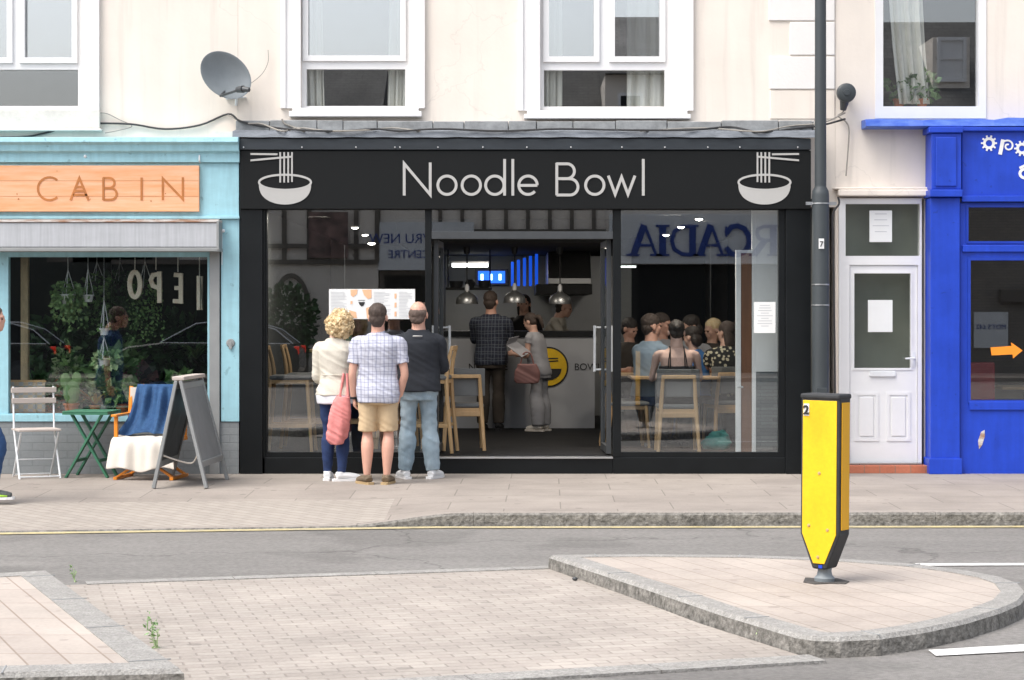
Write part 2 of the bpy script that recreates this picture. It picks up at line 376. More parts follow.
    M['ceil']=pm('interior_ceiling',(.035,.037,.04),.9,var=.05)
    M['counter']=pm('counter_white',(.42,.43,.45),.5,var=.03)
    M['brownwood']=pm('brown_door',(.16,.07,.035),.5,var=.2,scale=4,stretch=(6,6,.5))
    M['slate']=bricks('slate_roof',(.14,.135,.13),(.17,.165,.16),(.10,.10,.10),.3,.16,.02,dirt=.5)
    M['dish']=pm('dish_grey',(.20,.225,.24),.55,var=.08,scale=9)
    M['cable']=pm('cable_black',(.03,.03,.032),.6)
    M['cableg']=pm('cable_grey',(.30,.28,.25),.7)
    M['redstep']=bricks('red_tile_step',(.42,.13,.07),(.50,.17,.10),(.30,.16,.11),.15,.10,.006,coord='xz',dirt=.3)
    M['yellow']=pm('bollard_yellow',(.84,.53,.006),.5,var=.04,scale=3,speck=[(9,.06,(1,1,.4)),(60,.06),(3,.14,(1,1,.5),.30,.42)],bump=.05)
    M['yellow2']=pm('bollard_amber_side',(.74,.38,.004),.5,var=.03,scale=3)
    M['rubber']=pm('black_rubber',(.03,.032,.035),.7,var=.35,scale=14)
    M['tc']=pm('terracotta',(.60,.20,.08),.8,var=.12)
    M['potw']=pm('white_pot',(.72,.73,.72),.4,var=.04)
    M['green']=pm('green_paint',(.035,.16,.09),.5,var=.12)
    M['orange']=pm('orange_varnish',(.78,.26,.02),.4,var=.1,stretch=(3,3,.6))
    M['slatw']=pm('weathered_slat',(.50,.44,.40),.8,var=.12,scale=8,stretch=(.5,4,4))
    M['whitemetal']=pm('white_enamel',(.74,.76,.78),.4,var=.05)
    M['canvas']=pm('cream_canvas',(.72,.67,.60),.9,var=.04,scale=10,bump=.2,bscale=90)
    M['denim']=pm('blue_throw',(.012,.05,.145),.95,col2=(.035,.10,.22),scale=22,bump=.5,bscale=120)
    M['leaf']=leafmat('leaf_green',(.04,.12,.03),(.12,.27,.08),(.20,.34,.12))
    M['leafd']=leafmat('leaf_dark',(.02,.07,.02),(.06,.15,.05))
    M['leafy']=leafmat('leaf_yellow_red',(.25,.30,.03),(.60,.42,.03),(.45,.10,.02))
    M['leafp']=leafmat('leaf_purple',(.08,.05,.05),(.30,.14,.14))
    M['leafv']=leafmat('leaf_variegated',(.12,.26,.08),(.45,.55,.30))
    M['trunk']=pm('stem_brown',(.10,.07,.04),.9)
    M['skin']=pm('skin_fair',(.62,.38,.29),.55,var=.05,scale=10)
    M['skinr']=pm('skin_ruddy',(.64,.36,.27),.5,var=.07,scale=8)
    M['skinp']=pm('skin_pale',(.78,.52,.43),.55,var=.05,scale=8)
    M['hairb']=pm('hair_blonde',(.66,.46,.23),.75,col2=(.84,.70,.46),scale=40,bump=.8,bscale=80)
    M['haird']=pm('hair_dark',(.03,.022,.018),.6,var=.3,scale=40,bump=.5,bscale=90)
    M['hairbr']=pm('hair_brown',(.06,.042,.034),.7,var=.3,scale=40,bump=.5,bscale=90)
    M['hairg']=pm('hair_cropped_grey',(.12,.085,.07),.8,var=.2,scale=60,bump=.4,bscale=120)
    M['eye']=pm('eye',(.03,.02,.02),.2)
    M['jacket']=pm('cream_jacket',(.62,.58,.50),.85,var=.06,scale=9,bump=.25,bscale=70)
    M['wtop']=pm('white_cotton',(.74,.75,.80),.9,var=.03)
    M['navyj']=pm('dark_blue_denim',(.018,.038,.115),.9,var=.22,scale=14,bump=.3,bscale=120)
    M['lightj']=pm('washed_blue_denim',(.20,.29,.36),.9,col2=(.38,.47,.53),scale=5,stretch=(1,1,.5),bump=.3,bscale=120)
    M['bluej']=pm('blue_denim',(.022,.065,.17),.9,var=.25,scale=10)
    M['navyt']=pm('charcoal_navy_jersey',(.017,.020,.027),.95,var=.12,scale=8,bump=.15)
    M['khaki']=pm('sand_cotton',(.56,.42,.26),.9,var=.06,scale=9,bump=.2,bscale=80)
    M['check']=plaid('blue_white_check',(.54,.55,.63),(.22,.23,.33),(.40,.42,.52),(.12,.12,.20),.070,.14,.75)
    M['checkd']=plaid('dark_check',(.018,.022,.04),(.10,.12,.15),(.03,.035,.05),(.14,.16,.18),.08,.10)
    M['pinkbag']=pm('coral_cotton',(.72,.26,.25),.9,var=.12,scale=9,bump=.3,bscale=40)
    M['canvash']=pm('brown_canvas_shoe',(.16,.12,.08),.9,var=.2)
    M['shoew']=pm('white_shoe',(.78,.79,.80),.5,var=.04)
    M['sole']=pm('tan_sole',(.42,.30,.16),.8)
    M['neon']=pm('lime_trim',(.35,.62,.05),.6)
    M['coral']=pm('coral_trim',(.75,.16,.12),.6)
    M['greyshoe']=pm('grey_mesh_shoe',(.07,.08,.08),.8,var=.3,scale=60)
    M['brownbag']=pm('dusky_pink_leather',(.28,.14,.13),.6,var=.1)
    M['greycloth']=pm('pale_grey_cloth',(.34,.34,.36),.9,var=.08)
    M['dkcloth']=pm('dark_trousers',(.05,.04,.032),.9,var=.1)
    M['blackcl']=pm('black_cloth',(.012,.012,.014),.9,var=.1)
    M['bluecl']=pm('pale_blue_cotton',(.26,.34,.42),.9,var=.06)
    M['blue3']=pm('bright_blue_cotton',(.05,.17,.42),.9,var=.06)
    M['tealbag']=pm('teal_fabric',(.03,.22,.20),.8,var=.2,scale=12)
    M['led']=emit('downlight_lens',(1,.93,.82),14)
    M['tubel']=emit('fluorescent_tube',(.95,1,.95),2.6)
    M['bluelit']=emit('blue_lit_panel',(.02,.14,1.0),.8)
    M['bluelit2']=emit('blue_lit_spot',(.35,.62,1.0),3.0)
    M['curtain']=pm('white_curtain',(.82,.80,.72),.95,var=.05,scale=4)
    M['orangesign']=pm('orange_vinyl',(.92,.30,.02),.6,var=.04)
    M['timber']=pm('dark_timber',(.13,.115,.10),.8)
    M['carpaint']=pm('black_car_paint',(.012,.013,.015),.2,var=.1)
    M['chrome']=pm('chrome_trim',(.7,.7,.7),.15,metal=1,var=.02)
    M['redlens']=emit('tail_lamp_red',(.8,.03,.01),.35)
    M['arcblue']=pm('blue_letter',(.02,.06,.30),.5)
    M['opgrey']=pm('pale_grey_board',(.74,.77,.80),.7,var=.04)
    M['opwall']=pm('pale_street_wall',(.80,.74,.67),.9,var=.05)
    M['opgreen']=bricks('grey_brown_brick',(.22,.20,.18),(.28,.25,.22),(.15,.14,.13),.225,.075,.008,coord='xz',dirt=.2)
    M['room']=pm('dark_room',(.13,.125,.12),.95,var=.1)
    m,ns,ls,p=nt('floral_fabric'); tc=N(ns,'ShaderNodeTexCoord'); vo=N(ns,'ShaderNodeTexVoronoi'); vo.inputs['Scale'].default_value=22
    ls.new(tc.outputs['Object'],vo.inputs['Vector']); rp=N(ns,'ShaderNodeValToRGB'); rp.color_ramp.interpolation='CONSTANT'
    rp.color_ramp.elements[0].color=(.55,.5,.36,1); rp.color_ramp.elements[1].position=.36; rp.color_ramp.elements[1].color=(.02,.02,.02,1)
    ls.new(vo.outputs['Distance'],rp.inputs[0]); ls.new(rp.outputs[0],p.inputs['Base Color']); p.inputs['Roughness'].default_value=.9; M['floral']=m
    m,ns,ls,p=nt('patterned_board'); tc=N(ns,'ShaderNodeTexCoord'); mp=N(ns,'ShaderNodeMapping'); mp.inputs['Rotation'].default_value=(PI/2,0,0); mp.inputs['Location'].default_value=(0,0,.3)
    ls.new(tc.outputs['Object'],mp.inputs[0]); ck=N(ns,'ShaderNodeTexChecker'); ck.inputs['Scale'].default_value=22
    ck.inputs['Color1'].default_value=(.50,.38,.26,1); ck.inputs['Color2'].default_value=(.36,.36,.36,1); ls.new(mp.outputs[0],ck.inputs['Vector']); ls.new(ck.outputs[0],p.inputs['Base Color']); M['patt']=m; M['hallback']=pm('hall_wall',(.42,.44,.39),.9,var=.15,scale=3)
setup_materials()
# ================================================================ SETTING
YW=.22
def kerb_y(x):
    if x>-.6: return -4.0+.012*(x+.6)
    return -4.0-(-.6-x)*.14 if x>-4.5 else -4.0-3.9*.14-( -4.5-x)*.05
def kerb_z(x):
    t=min(1,max(0,(x+1.35)/1.0)); t=t*t*(3-2*t); return -.092+.092*t
def pave_z(x,y):
    ke=kerb_z(x); t=min(1,max(0,(-y-1.5)/(-kerb_y(x)-1.5))); return ke*t
def ground():
    g=MB().add([(-300,-300,-.1),(300,-300,-.1),(300,300,-.1),(-300,300,-.1)],[(0,1,2,3)])
    tag(obj('road',g,M['asphalt']),kind='structure')
    for nm,mt,fa,fb in (('pavement','slab',0,.62),('pavement_edge_blocks','blockp',.62,1)):
        p=MB(); xs=[-12+i*.25 for i in range(97)]
        nrow=8 if fa==0 else 5
        vs=[];fs=[]
        for x in xs:
            e=kerb_y(x)+.13
            ya=.30 if fa==0 else None
            for r in range(nrow+1):
                t=r/nrow
                y=(.30+( (.62*e)-.30)*t) if fa==0 else (.62*e+(e-.62*e)*t)
                if x>-.9+0 and False: pass
                vs.append((x,y,pave_z(x,y)))
        n=nrow+1
        for i in range(len(xs)-1):
            for r in range(nrow): fs.append((i*n+r,i*n+r+1,(i+1)*n+r+1,(i+1)*n+r))
        p.add(vs,fs)
        mats=[M[mt]]
        if fa>0:
            # right-hand half is laid in slabs, left in small blocks
            p=MB()
            for i in range(len(xs)-1):
                p.mi=0 if xs[i]<-1.0 else 1
                for r in range(nrow):
                    q=[vs[i*n+r],vs[i*n+r+1],vs[(i+1)*n+r+1],vs[(i+1)*n+r]]; p.add(q,[(0,1,2,3)])
            mats=[M['blockp'],M['slab']]
        tag(obj(nm,p,mats),kind='structure')
    # kerb stones
    k=MB(); x=-12
    while x<12:
        x2=x+.9; sub=6; a0=x+.001; 
        rings=[]
        for i in range(sub+1):
            xx=a0+(x2-.002-a0)*i/sub; e=kerb_y(xx); z=kerb_z(xx)+.004
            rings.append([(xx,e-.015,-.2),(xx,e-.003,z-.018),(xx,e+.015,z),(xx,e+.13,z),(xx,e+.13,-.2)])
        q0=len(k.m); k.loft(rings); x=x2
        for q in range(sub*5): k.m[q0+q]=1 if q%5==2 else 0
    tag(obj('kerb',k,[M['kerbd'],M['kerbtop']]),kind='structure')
    yl=MB(); xs=[-12+i*.3 for i in range(81)]
    vs=[]
    for x in xs: e=kerb_y(x)-.05; vs+= [(x,e,-.094),(x,e-.13,-.094)]
    yl.add(vs,[(2*i,2*i+1,2*i+3,2*i+2) for i in range(len(xs)-1)])
    tag(obj('yellow_line',yl,M['yellowline']),kind='structure')
    # white dashes
    w=MB()
    def quad(mb,pts,z): mb.add([(*G(a,b,-.1),z) for a,b in pts],[tuple(range(len(pts)))])
    quad(w,[(928,651),(1062,643),(1070,650),(936,657)],-.094)
    quad(w,[(915,564.2),(1080,563.6),(1080,566),(917,566.6)],-.094)
    tag(obj('white_line',w,M['whiteline']),kind='structure')
    # crossing paved in blocks, with flush borders
    c=MB()
    poly=[(52,586.8),(88,585.5),(330,577.5),(553,569.5),(700,625),(822,664),(560,677),(180,700),(60,720),(20,640)]
    pts=[G(a,b,-.1) for a,b in poly]
    c.add([(a,b,-.092) for a,b in pts],[tuple(range(len(pts)))])
    tag(obj('block_paving',c,M['block']),kind='structure')
    s=MB()
    def strip(a,b,w0,w1,z):
        A=Vector(G(*a,-.1));B=Vector(G(*b,-.1)); d=(B-A).normalized(); n=Vector((-d.y,d.x)); L=(B-A).length; t=0
        while t<L:
            t2=min(L,t+.9); P=A+d*(t+.003);Q=A+d*(t2-.003)
            s.prism([tuple(P+n*w0),tuple(Q+n*w0),tuple(Q+n*w1),tuple(P+n*w1)],z-.05,z,axis='z'); t=t2
    strip((60,705),(816,660),-.11,.07,-.084)
    strip((86,585.5),(556,569.5),-.03,.10,-.086)
    tag(obj('flush_kerb',s,M['kerb']),kind='structure')
ground()

def island(outline, inner_w, name, slabmat, corner_notes=None):
    """raised island: kerb ring and slab infill"""
    P=[Vector(p) for p in outline]; n=len(P)
    ar=sum(P[i].x*P[(i+1)%n].y-P[(i+1)%n].x*P[i].y for i in range(n))
    if ar<0: P.reverse()
    def inset(w):
        r=[]
        for i in range(n):
            a,b,c=P[i-1],P[i],P[(i+1)%n]; d1=(b-a).normalized(); d2=(c-b).normalized()
            n1=Vector((-d1.y,d1.x));n2=Vector((-d2.y,d2.x)); m=(n1+n2).normalized(); r.append(b+m*(w/max(.4,m.dot(n1))))
        return r
    I=inset(inner_w); S=inset(.018); O=inset(-.012)
    k=MB()
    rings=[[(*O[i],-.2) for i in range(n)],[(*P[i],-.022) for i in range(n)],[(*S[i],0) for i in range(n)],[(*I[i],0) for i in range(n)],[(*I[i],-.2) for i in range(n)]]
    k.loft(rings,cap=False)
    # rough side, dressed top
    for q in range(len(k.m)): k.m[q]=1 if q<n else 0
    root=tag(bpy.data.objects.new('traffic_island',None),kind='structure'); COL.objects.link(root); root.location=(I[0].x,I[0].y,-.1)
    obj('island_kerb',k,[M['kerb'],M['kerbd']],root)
    s=MB(); s.add([(*p,-.004) for p in I],[tuple(range(n))])
    obj('island_paving',s,M[slabmat],root)
    # joints between kerb stones, cut as thin dark seams
    j=MB(); tot=0
    for i in range(n):
        a,b=P[i],P[(i+1)%n]
        seg=(b-a).length
        if tot>.8:
            ai=I[i]; j.beam((a.x,a.y,.0005),(ai.x,ai.y,.0005),.006,.004); tot=0
        tot+=seg
    if j.v: obj('kerb_joint',j,M['ledge'],root)
    return root
def dens(pts,step=.25):
    o=[]
    for i in range(len(pts)):
        a=Vector(pts[i]);b=Vector(pts[(i+1)%len(pts)]); k=max(1,int((b-a).length/step))
        for t in range(k): o.append(tuple(a+(b-a)*t/k))
    return o
R_out=[(549,554.5),(640,584),(720,611),(795,633.5),(815,636.5),(840,637),(880,635),(925,628.5),(965,620),(1000,609.5),(1020,601),(1028,592),(1020,583),(1000,576),(970,570.5),(920,564),(860,559.5),(800,556.5),(740,554.5),(640,553.6)]
island(dens([G(a,b) for a,b in R_out]),.145,'r','slabr')
L_out=[(48,570),(184,668.5),(-60,674.5),(-300,690),(-600,640),(-320,590),(-100,578)]
island(dens([G(a,b) for a,b in L_out]),.19,'l','slabi')
# plate under the bollard
pl=MB(); cx,cy=G(823,581); pl.prism([(cx-.12,cy-.04),(cx-.07,cy-.13),(cx+.03,cy-.10),(cx+.11,cy-.12),(cx+.15,cy-.02),(cx+.10,cy+.13),(cx+.02,cy+.09),(cx-.08,cy+.16)],-.003,.001,axis='z')
tag(obj('bollard_base_patch',pl,pm('tar_patch',(.07,.065,.06),.9,var=.4,scale=12,bump=.5)),kind='structure')

# ================================================================ MIDDLE BUILDING: restaurant
def frame(mb,x0,x1,z0,z1,y0,y1,w,wb=None):
    wb=w if wb is None else wb
    mb.wall(x0,x1,z0,z1,y0,y1,[(x0+w,x1-w,z0+wb,z1-w)])
def upper_window(root,px_arch,px_frame,py_sill_top,casements,bottom,top_z=5.35,label=None,sill=None):
    """architrave, white frame with casements above a fixed pane"""
    y=YW
    x0,x1=[X(p,y) for p in px_arch]; f0,f1=[X(p,y) for p in px_frame]
    zs=H(py_sill_top,y)
    t=MB(); t.wall(x0,x1,zs,top_z+.22,y-.035,y+.0,[(f0,f1,zs-1,top_z)]); 
    t.wall(x0-.0,x0+.05,zs,top_z+.22,y-.05,y-.035,[]); t.wall(x1-.05,x1,zs,top_z+.22,y-.05,y-.035,[])
    obj('architrave',t,M['trim'],root,bevel=.006)
    w=MB(); holes=[]; panes=[]
    for (a,b,c,d) in casements:   # px a..b, py c(top)..d(bottom) glass
        ztop=top_z-.14 if c is None else H(c,y); holes.append((X(a,y),X(b,y),H(d,y),ztop))
    a,b,c,d=bottom; holes.append((X(a,y),X(b,y),H(d,y),H(c,y)))
    w.wall(f0,f1,zs,top_z,y+.05,y+.11,holes)
    for (a,b,c,d) in casements:   # proud sash round each casement
        ztop=top_z-.14 if c is None else H(c,y); q=.055
        w.wall(X(a,y)-q,X(b,y)+q,H(d,y)-q,ztop+q*.9,y+.025,y+.05,[(X(a,y),X(b,y),H(d,y),ztop)])
    win=obj('window_frame',w,M['upvc'],root,bevel=.004)
    for ih,h in enumerate(holes):
        obj('pane',MB().box(h[0]-.003,h[1]+.003,y+.085,y+.09,h[2]-.003,h[3]+.003),M['glassup2' if ih==len(holes)-1 else 'glassup'],win)
    if sill:
        s=MB(); sa,sb,sc,sd=sill; s.box(X(sa,y),X(sb,y),y-.10,y+.05,H(sd,y),H(sc,y)); s.box(X(sa,y)+.03,X(sb,y)-.03,y-.06,y+.05,H(sc,y),zs)
        obj('window_sill',s,M['upvc'],root,bevel=.006)
    return (f0,f1,zs,top_z)
def shell(root,x0,x1,z_floor2=2.95,ztop=6.9,hue='room',zg=0):
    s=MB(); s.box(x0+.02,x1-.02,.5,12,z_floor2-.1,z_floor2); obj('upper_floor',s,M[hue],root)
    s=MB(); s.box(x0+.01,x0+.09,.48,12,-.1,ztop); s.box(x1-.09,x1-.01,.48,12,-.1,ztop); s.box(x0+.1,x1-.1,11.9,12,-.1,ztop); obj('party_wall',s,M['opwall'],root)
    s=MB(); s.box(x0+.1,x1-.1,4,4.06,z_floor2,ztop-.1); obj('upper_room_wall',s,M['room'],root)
    r=MB(); r.prism([(.0,ztop),(6,ztop+3.2),(12,ztop),(12,ztop+.12),(6,ztop+3.35),(-.15,ztop+.08),(-.15,ztop)],x0,x1,axis='x'); obj('roof',r,M['slate'],root)
TOP=6.9
mx0,mx1=X(238,YW),X(835,YW)
mid=thing('restaurant_building','cream rendered terrace building with a black noodle restaurant front on its ground floor','building',(0.2,6,0))
w2=(301,409); w3=(540,672)
zw=H(117,YW)
mw=MB(); mw.wall(mx0,mx1,2.6,TOP,YW,YW+.25,[(X(301,YW),X(409,YW),H(108,YW),5.35),(X(540,YW),X(672,YW),H(110,YW),5.35)])
obj('wall',mw,M['render'],mid)
upper_window(mid,(281,425),(301,409),108.5,[(308,400,None,55)],(306,405,68.5,105.5),sill=(290,422,112,117.5))
upper_window(mid,(518,693),(540,672),111,[(549,594,None,56),(615,660,None,56)],(544,665,69.5,106),sill=(524,690,115,119.5))
shell(mid,mx0,mx1)
q=MB(); y=YW-.02
for a,b,c,d in ((786,817,-60,-20),(800,817,-19,21),(769,817,-60,-61)): pass
for i,(a,c,d) in enumerate(((769,-20,20.5),(790,22,55),(770,56.5,89),(792,-54,-21.5),(770,-88,-55.5),(790,-122,-89.5))):
    q.box(X(a,y),X(835,y)-.002,YW-.018,YW+.01,H(d,y),H(c,y))
obj('quoin',q,M['quoin'],mid,bevel=.006)
q=MB(); q.box(X(770,YW),X(835,YW)-.002,YW-.010,YW+.01,H(119,YW),H(90.5,YW)); obj('render_patch',q,M['render'],mid,bevel=.006)
# masonry band and lead flashing over the fascia
b=MB(); x=X(236,.1)
random.seed(3)
while x<X(814,.1):
    wd=random.uniform(.25,.6); x2=min(x+wd,X(814,.1)); j=random.uniform(0,.012); b.box(x+.003,x2-.003,.06-j,.3,H(131,.06),H(120,.06)-random.uniform(0,.015)); x=x2
obj('stone_ledge',b,M['ledge'],mid,bevel=.008)
l=MB(); n=60; rings=[]
for i in range(n+1):
    xx=X(234,0)+(X(818,0)-X(234,0))*i/n; wv=.006*math.sin(i*1.7)+.004*math.sin(i*.6)
    sagg=.035 if abs(xx-X(400))<.13 else 0
    rings.append([(xx,.12,H(128.5)),(xx,-.10+wv,H(132)+wv*.6),(xx,-.115+wv,H(138.3)-sagg*.0+wv*.5),(xx,-.09,H(138.3)+wv*.5),(xx,-.08,H(133)),(xx,.12,H(130))])
l.loft(rings); obj('lead_flashing',l,M['lead'],mid,smooth=True)
# black shopfront
fa=MB(); fa.box(X(240,-.08),X(811,-.08),-.08,.20,H(209,-.08),H(150.5,-.08)); fasc=obj('shop_fascia',fa,M['fascia'],mid,bevel=.004)
st=MB(); st.box(X(239.5,-.095),X(811,-.095),-.095,.20,H(149.7,-.09),H(138.6,-.09)); strip_=obj('fascia_cap',st,M['strip'],mid,bevel=.004)
for p in (243.5,302,356,395,400,438,483,527,571,622,665,708,740,798): obj('screw_head',MB().ell((X(p,-.1),-.098,H(147.3,-.1)),(.009,.006,.009),8,6),M['metal'],fasc,smooth=True)
# lettering (stroke font)
YL=-.0865
def LX(p): return X(p,YL)
def LZ(p): return H(p,YL)
def letters(items,w,yy=YL,name='lettering',mat='letter',root=None,d=.006):
    mb=MB()
    for i,(pts,closed) in enumerate(items): mb.stroke(pts,w,yy-.0008*(i%3),d,closed)
    return obj(name,mb,M[mat],root)
def P2(*a): return [(LX(a[i]),LZ(a[i+1])) for i in range(0,len(a),2)]
px=1/103.4
def ring(cx,cy,rx,ry=None,a0=0,a1=360,n=32):
    ry=ry or rx; return arc(LX(cx),LZ(cy),rx*px,ry*px,a0,a1,n)
def circ(cx,cy,r,ry=None): return (ring(cx,cy,r,ry)[:-1],True)
T=[(P2(404.2,195.5,404.2,163.6,430.2,194.6,430.2,162.5),False),
   circ(447,185.2,9.2),circ(471.3,185.2,9.2),circ(494.8,185.2,9.2),(P2(504.6,195.6,504.6,159),False),(P2(512.8,195.6,512.8,159),False),
   (ring(528,185.2,9.2,9.2,0,318)[:],False),(P2(518.6,185.4,537.4,185.4),False),
   (P2(556.8,195.2,556.8,163),False),(P2(556.2,163.8,566,163.8)+ring(567,171.2,7.4,7.4,90,-90,14)+P2(556.5,178.6),False),
   (P2(562,178.7,569,178.7)+ring(570,186.9,8,8.1,90,-90,14)+P2(556.5,195),False),
   circ(594.8,185.2,9.2),(P2(608.3,175.6,615.2,194.2,621.6,177.2,628,194.2,635,175.6),False),(P2(643.3,195.6,643.3,159),False)]
letters(T,.027,name='shop_name_lettering',root=fasc)
def noodle_logo(cx,flip,root):
    mb=MB(); f=-1 if flip else 1
    Lx=lambda p:LX(cx+f*p)
    # bowl body below an elliptical rim
    body=[(Lx(-26.5),LZ(182.5))]+[(Lx(-26.5*math.cos(D2R(a))),LZ(182.5+21.5*math.sin(D2R(a))**.8)) for a in range(8,180,8)]+[(Lx(26.5),LZ(182.5))]
    body+= [(Lx(25.5*math.cos(D2R(a))),LZ(182.5+7.2*math.sin(D2R(a)))) for a in range(0,181,12)]
    # build as strips between rim front and outline
    n=24
    for i in range(n):
        def pt(t):
            a=PI*t; x=-26.2*math.cos(a); return x,182.5+7.0*math.sin(a),182.5+22*math.sin(a)**.75
        x0,a0,b0=pt(i/n); x1,a1,b1=pt((i+1)/n)
        q=[(Lx(x0),LZ(a0)),(Lx(x1),LZ(a1)),(Lx(x1),LZ(b1)),(Lx(x0),LZ(b0))]
        mb.prism(q,YL,YL+.005)
    mb.stroke([(Lx(26.0*math.cos(D2R(a))),LZ(182.3+7.6*math.sin(D2R(a)))) for a in range(0,360,10)],.020,YL-.001,.006,True)
    for k,xx in enumerate((-4.8,-.8,3.2,7.0)):
        mb.stroke([(Lx(xx),LZ(152.2)),(Lx(xx),LZ(182.5 if k<3 else 182))],.016,YL-.002,.006)
    mb.stroke([(Lx(-34.5),LZ(154)),(Lx(-7.5),LZ(154.3))],.018,YL-.003,.007)
    mb.stroke([(Lx(-34.5),LZ(160.4)),(Lx(7.5),LZ(156.6))],.018,YL-.004,.007)
    obj('bowl_emblem',mb,M['letter'],root)
noodle_logo(285,False,fasc); noodle_logo(764.5,True,fasc)
# pilasters and plinth
for a,b,c,d in ((240,262.5,252,0),(786,811,798,0)):
    p=MB(); p.box(X(a,-.05),X(b,-.05),-.05,.2,0,H(209,0)-.004); 
    if a<500: p.box(X(a,-.06)+.1,X(b,-.06)+.02,-.02,.2,0.0,H(209,0)-.006)
    obj('pilaster',p,M['black'],mid,bevel=.004)
x_l0,x_l1=X(262.5,.0),X(431,0); x_r0,x_r1=X(613,0),X(786,0)
pb=MB(); pb.box(x_l0,x_l1,-.02,.16,0,H(457.5,0)); pb.box(x_r0,x_r1,-.02,.16,0,H(457.5,0)); pb.box(x_l1+.001,x_r0-.001,-.012,.16,0,H(458.5,0)); obj('plinth',pb,M['black'],mid,bevel=.004)
th=MB(); th.box(x_l1+.001,x_r0-.001,-.03,.2,H(458.5),H(457)); obj('threshold',th,M['metal'],mid,bevel=.002)
GY=.05
def shopwin(x0,x1,z0,z1,w=.045,wb=.05):
    f=MB(); f.wall(x0,x1,z0,z1,.0,.09,[(x0+w,x1-w,z0+wb,z1-.012)]); fo=obj('shop_window_frame',f,M['black'],mid,bevel=.003)
    obj('pane',MB().box(x0+w-.004,x1-w+.004,GY-.003,GY+.003,z0+wb-.004,z1-.01),M['glass'],fo)
shopwin(x_l0,X(424+6,0),H(457.5),H(208.7))
shopwin(X(613.5),x_r1,H(457.5),H(208.7),w=.07)
for a_,b_ in ((425,431.5),(613,621)): obj('mullion',MB().box(X(a_),X(b_),-.012,.10,H(457)+.001,H(208.9)),M['black'],mid,bevel=.003)
tr=MB(); tr.box(X(431.5)+.001,X(613)-.001,-.01,.10,H(239),H(231.5)); tro=obj('transom',tr,M['dkmetal'],mid,bevel=.003)
obj('transom_pane',MB().box(X(431.5)-.004,X(613)+.004,GY-.003,GY+.003,H(232),H(208.7)),M['glass'],tro)
# two glazed door leaves folded inwards
def leaf(hx,inner,side):
    z0,z1=.185,H(239.5); L=.78
    d=obj('glass_door',MB().wall(0,L,z0,z1,-.022,.022,[(.055,L-.055,z0+.07,z1-.06)]),M['dkmetal'],mid,world=False,bevel=.002)
    d.location=Vector((hx,.13,0))-mid.location; d.rotation_euler=(0,0,D2R(90+side))
    obj('pane',MB().box(.05,L-.05,-.003,.003,z0+.066,z1-.055),M['glass'],d,world=False)
    for s in (-1,1):
        h=MB(); zz0,zz1=H(374),H(326); h.tube([(L-.05,s*.02,zz0+.02),(L-.05,s*.085,zz0+.02)],.010,8); h.tube([(L-.05,s*.02,zz1-.02),(L-.05,s*.085,zz1-.02)],.010,8); h.tube([(L-.05,s*.085,zz0),(L-.05,s*.085,zz1)],.014,10)
        obj('handle',h,M['whitemetal'],d,world=False,smooth=True)
leaf(X(435.5),1,-2); leaf(X(609.5),-1,2)
# interior of the restaurant
FZ=.17
obj('shop_floor',MB().box(mx0+.1,mx1-.1,.161,11.9,-.05,FZ),M['floor'],mid)
obj('shop_ceiling',MB().box(mx0+.1,mx1-.1,.21,11.9,2.62,2.68),M['ceil'],mid)
iw=MB(); iw.box(mx0+.1,mx0+.14,.2,9,FZ,2.62); iw.box(X(437,5.2)-.06,X(437,5.2),5.3,8.6,FZ,2.62); iw.box(-1.0,2.9,10.9,11.0,FZ,2.62); iw.box(mx1-.14,mx1-.1,.2,9,FZ,2.62)
iw.box(1.66,1.74,8.6,10.9,FZ,2.62); obj('interior_wall',iw,M['inwall'],mid)
obj('bulkhead',MB().box(-1.3,1.1,3.2,9.3,2.35,2.619),M['ceil'],mid)
obj('kitchen_side_wall',MB().box(.551,1.65,8.46,8.56,.2,2.35),M['steel'],mid)
ww=MB(); ww.box(-1.2,.55,8.45,8.55,1.1,2.35); obj('kitchen_wall',ww,M['kitchen'],mid)
# side lobby with brown door, right of the dining room
y=.32
lw=MB(); lw.box(X(756,y),X(800,y),y,y+.06,.98,2.62); lw.box(X(736,y),X(741,y),y,y+.06,FZ,H(250,y)); lw.box(X(752,y),X(756,y),y,y+.06,FZ,2.62); lw.box(X(741,y),X(752,y),y,y+.06,H(253,y),H(250,y)); obj('lobby_wall',lw,M['inwhite'],mid,bevel=.003)
sl=MB(); sl.box(X(756,y),X(800,y),y+.004,y+.06,FZ,.979); obj('grey_reflection_panel',sl,bricks('painted_grey_reflection',(.11,.13,.14),(.2,.22,.23),(.08,.09,.1),.25,.035,.003,coord='xz'),mid)  # striped colours imitate a grey reflection low in the right window
bd=obj('lobby_door',MB().box(X(741,y)+.002,X(752,y)-.002,y+.01,y+.05,FZ,H(253,y)-.002),M['brownwood'],mid)
obj('door_handle',MB().tube([(X(742,y),y+.01,H(387,y)),(X(742,y),y-.05,H(387,y)),(X(737,y),y-.05,H(387,y))],.01,8),M['metal'],bd)
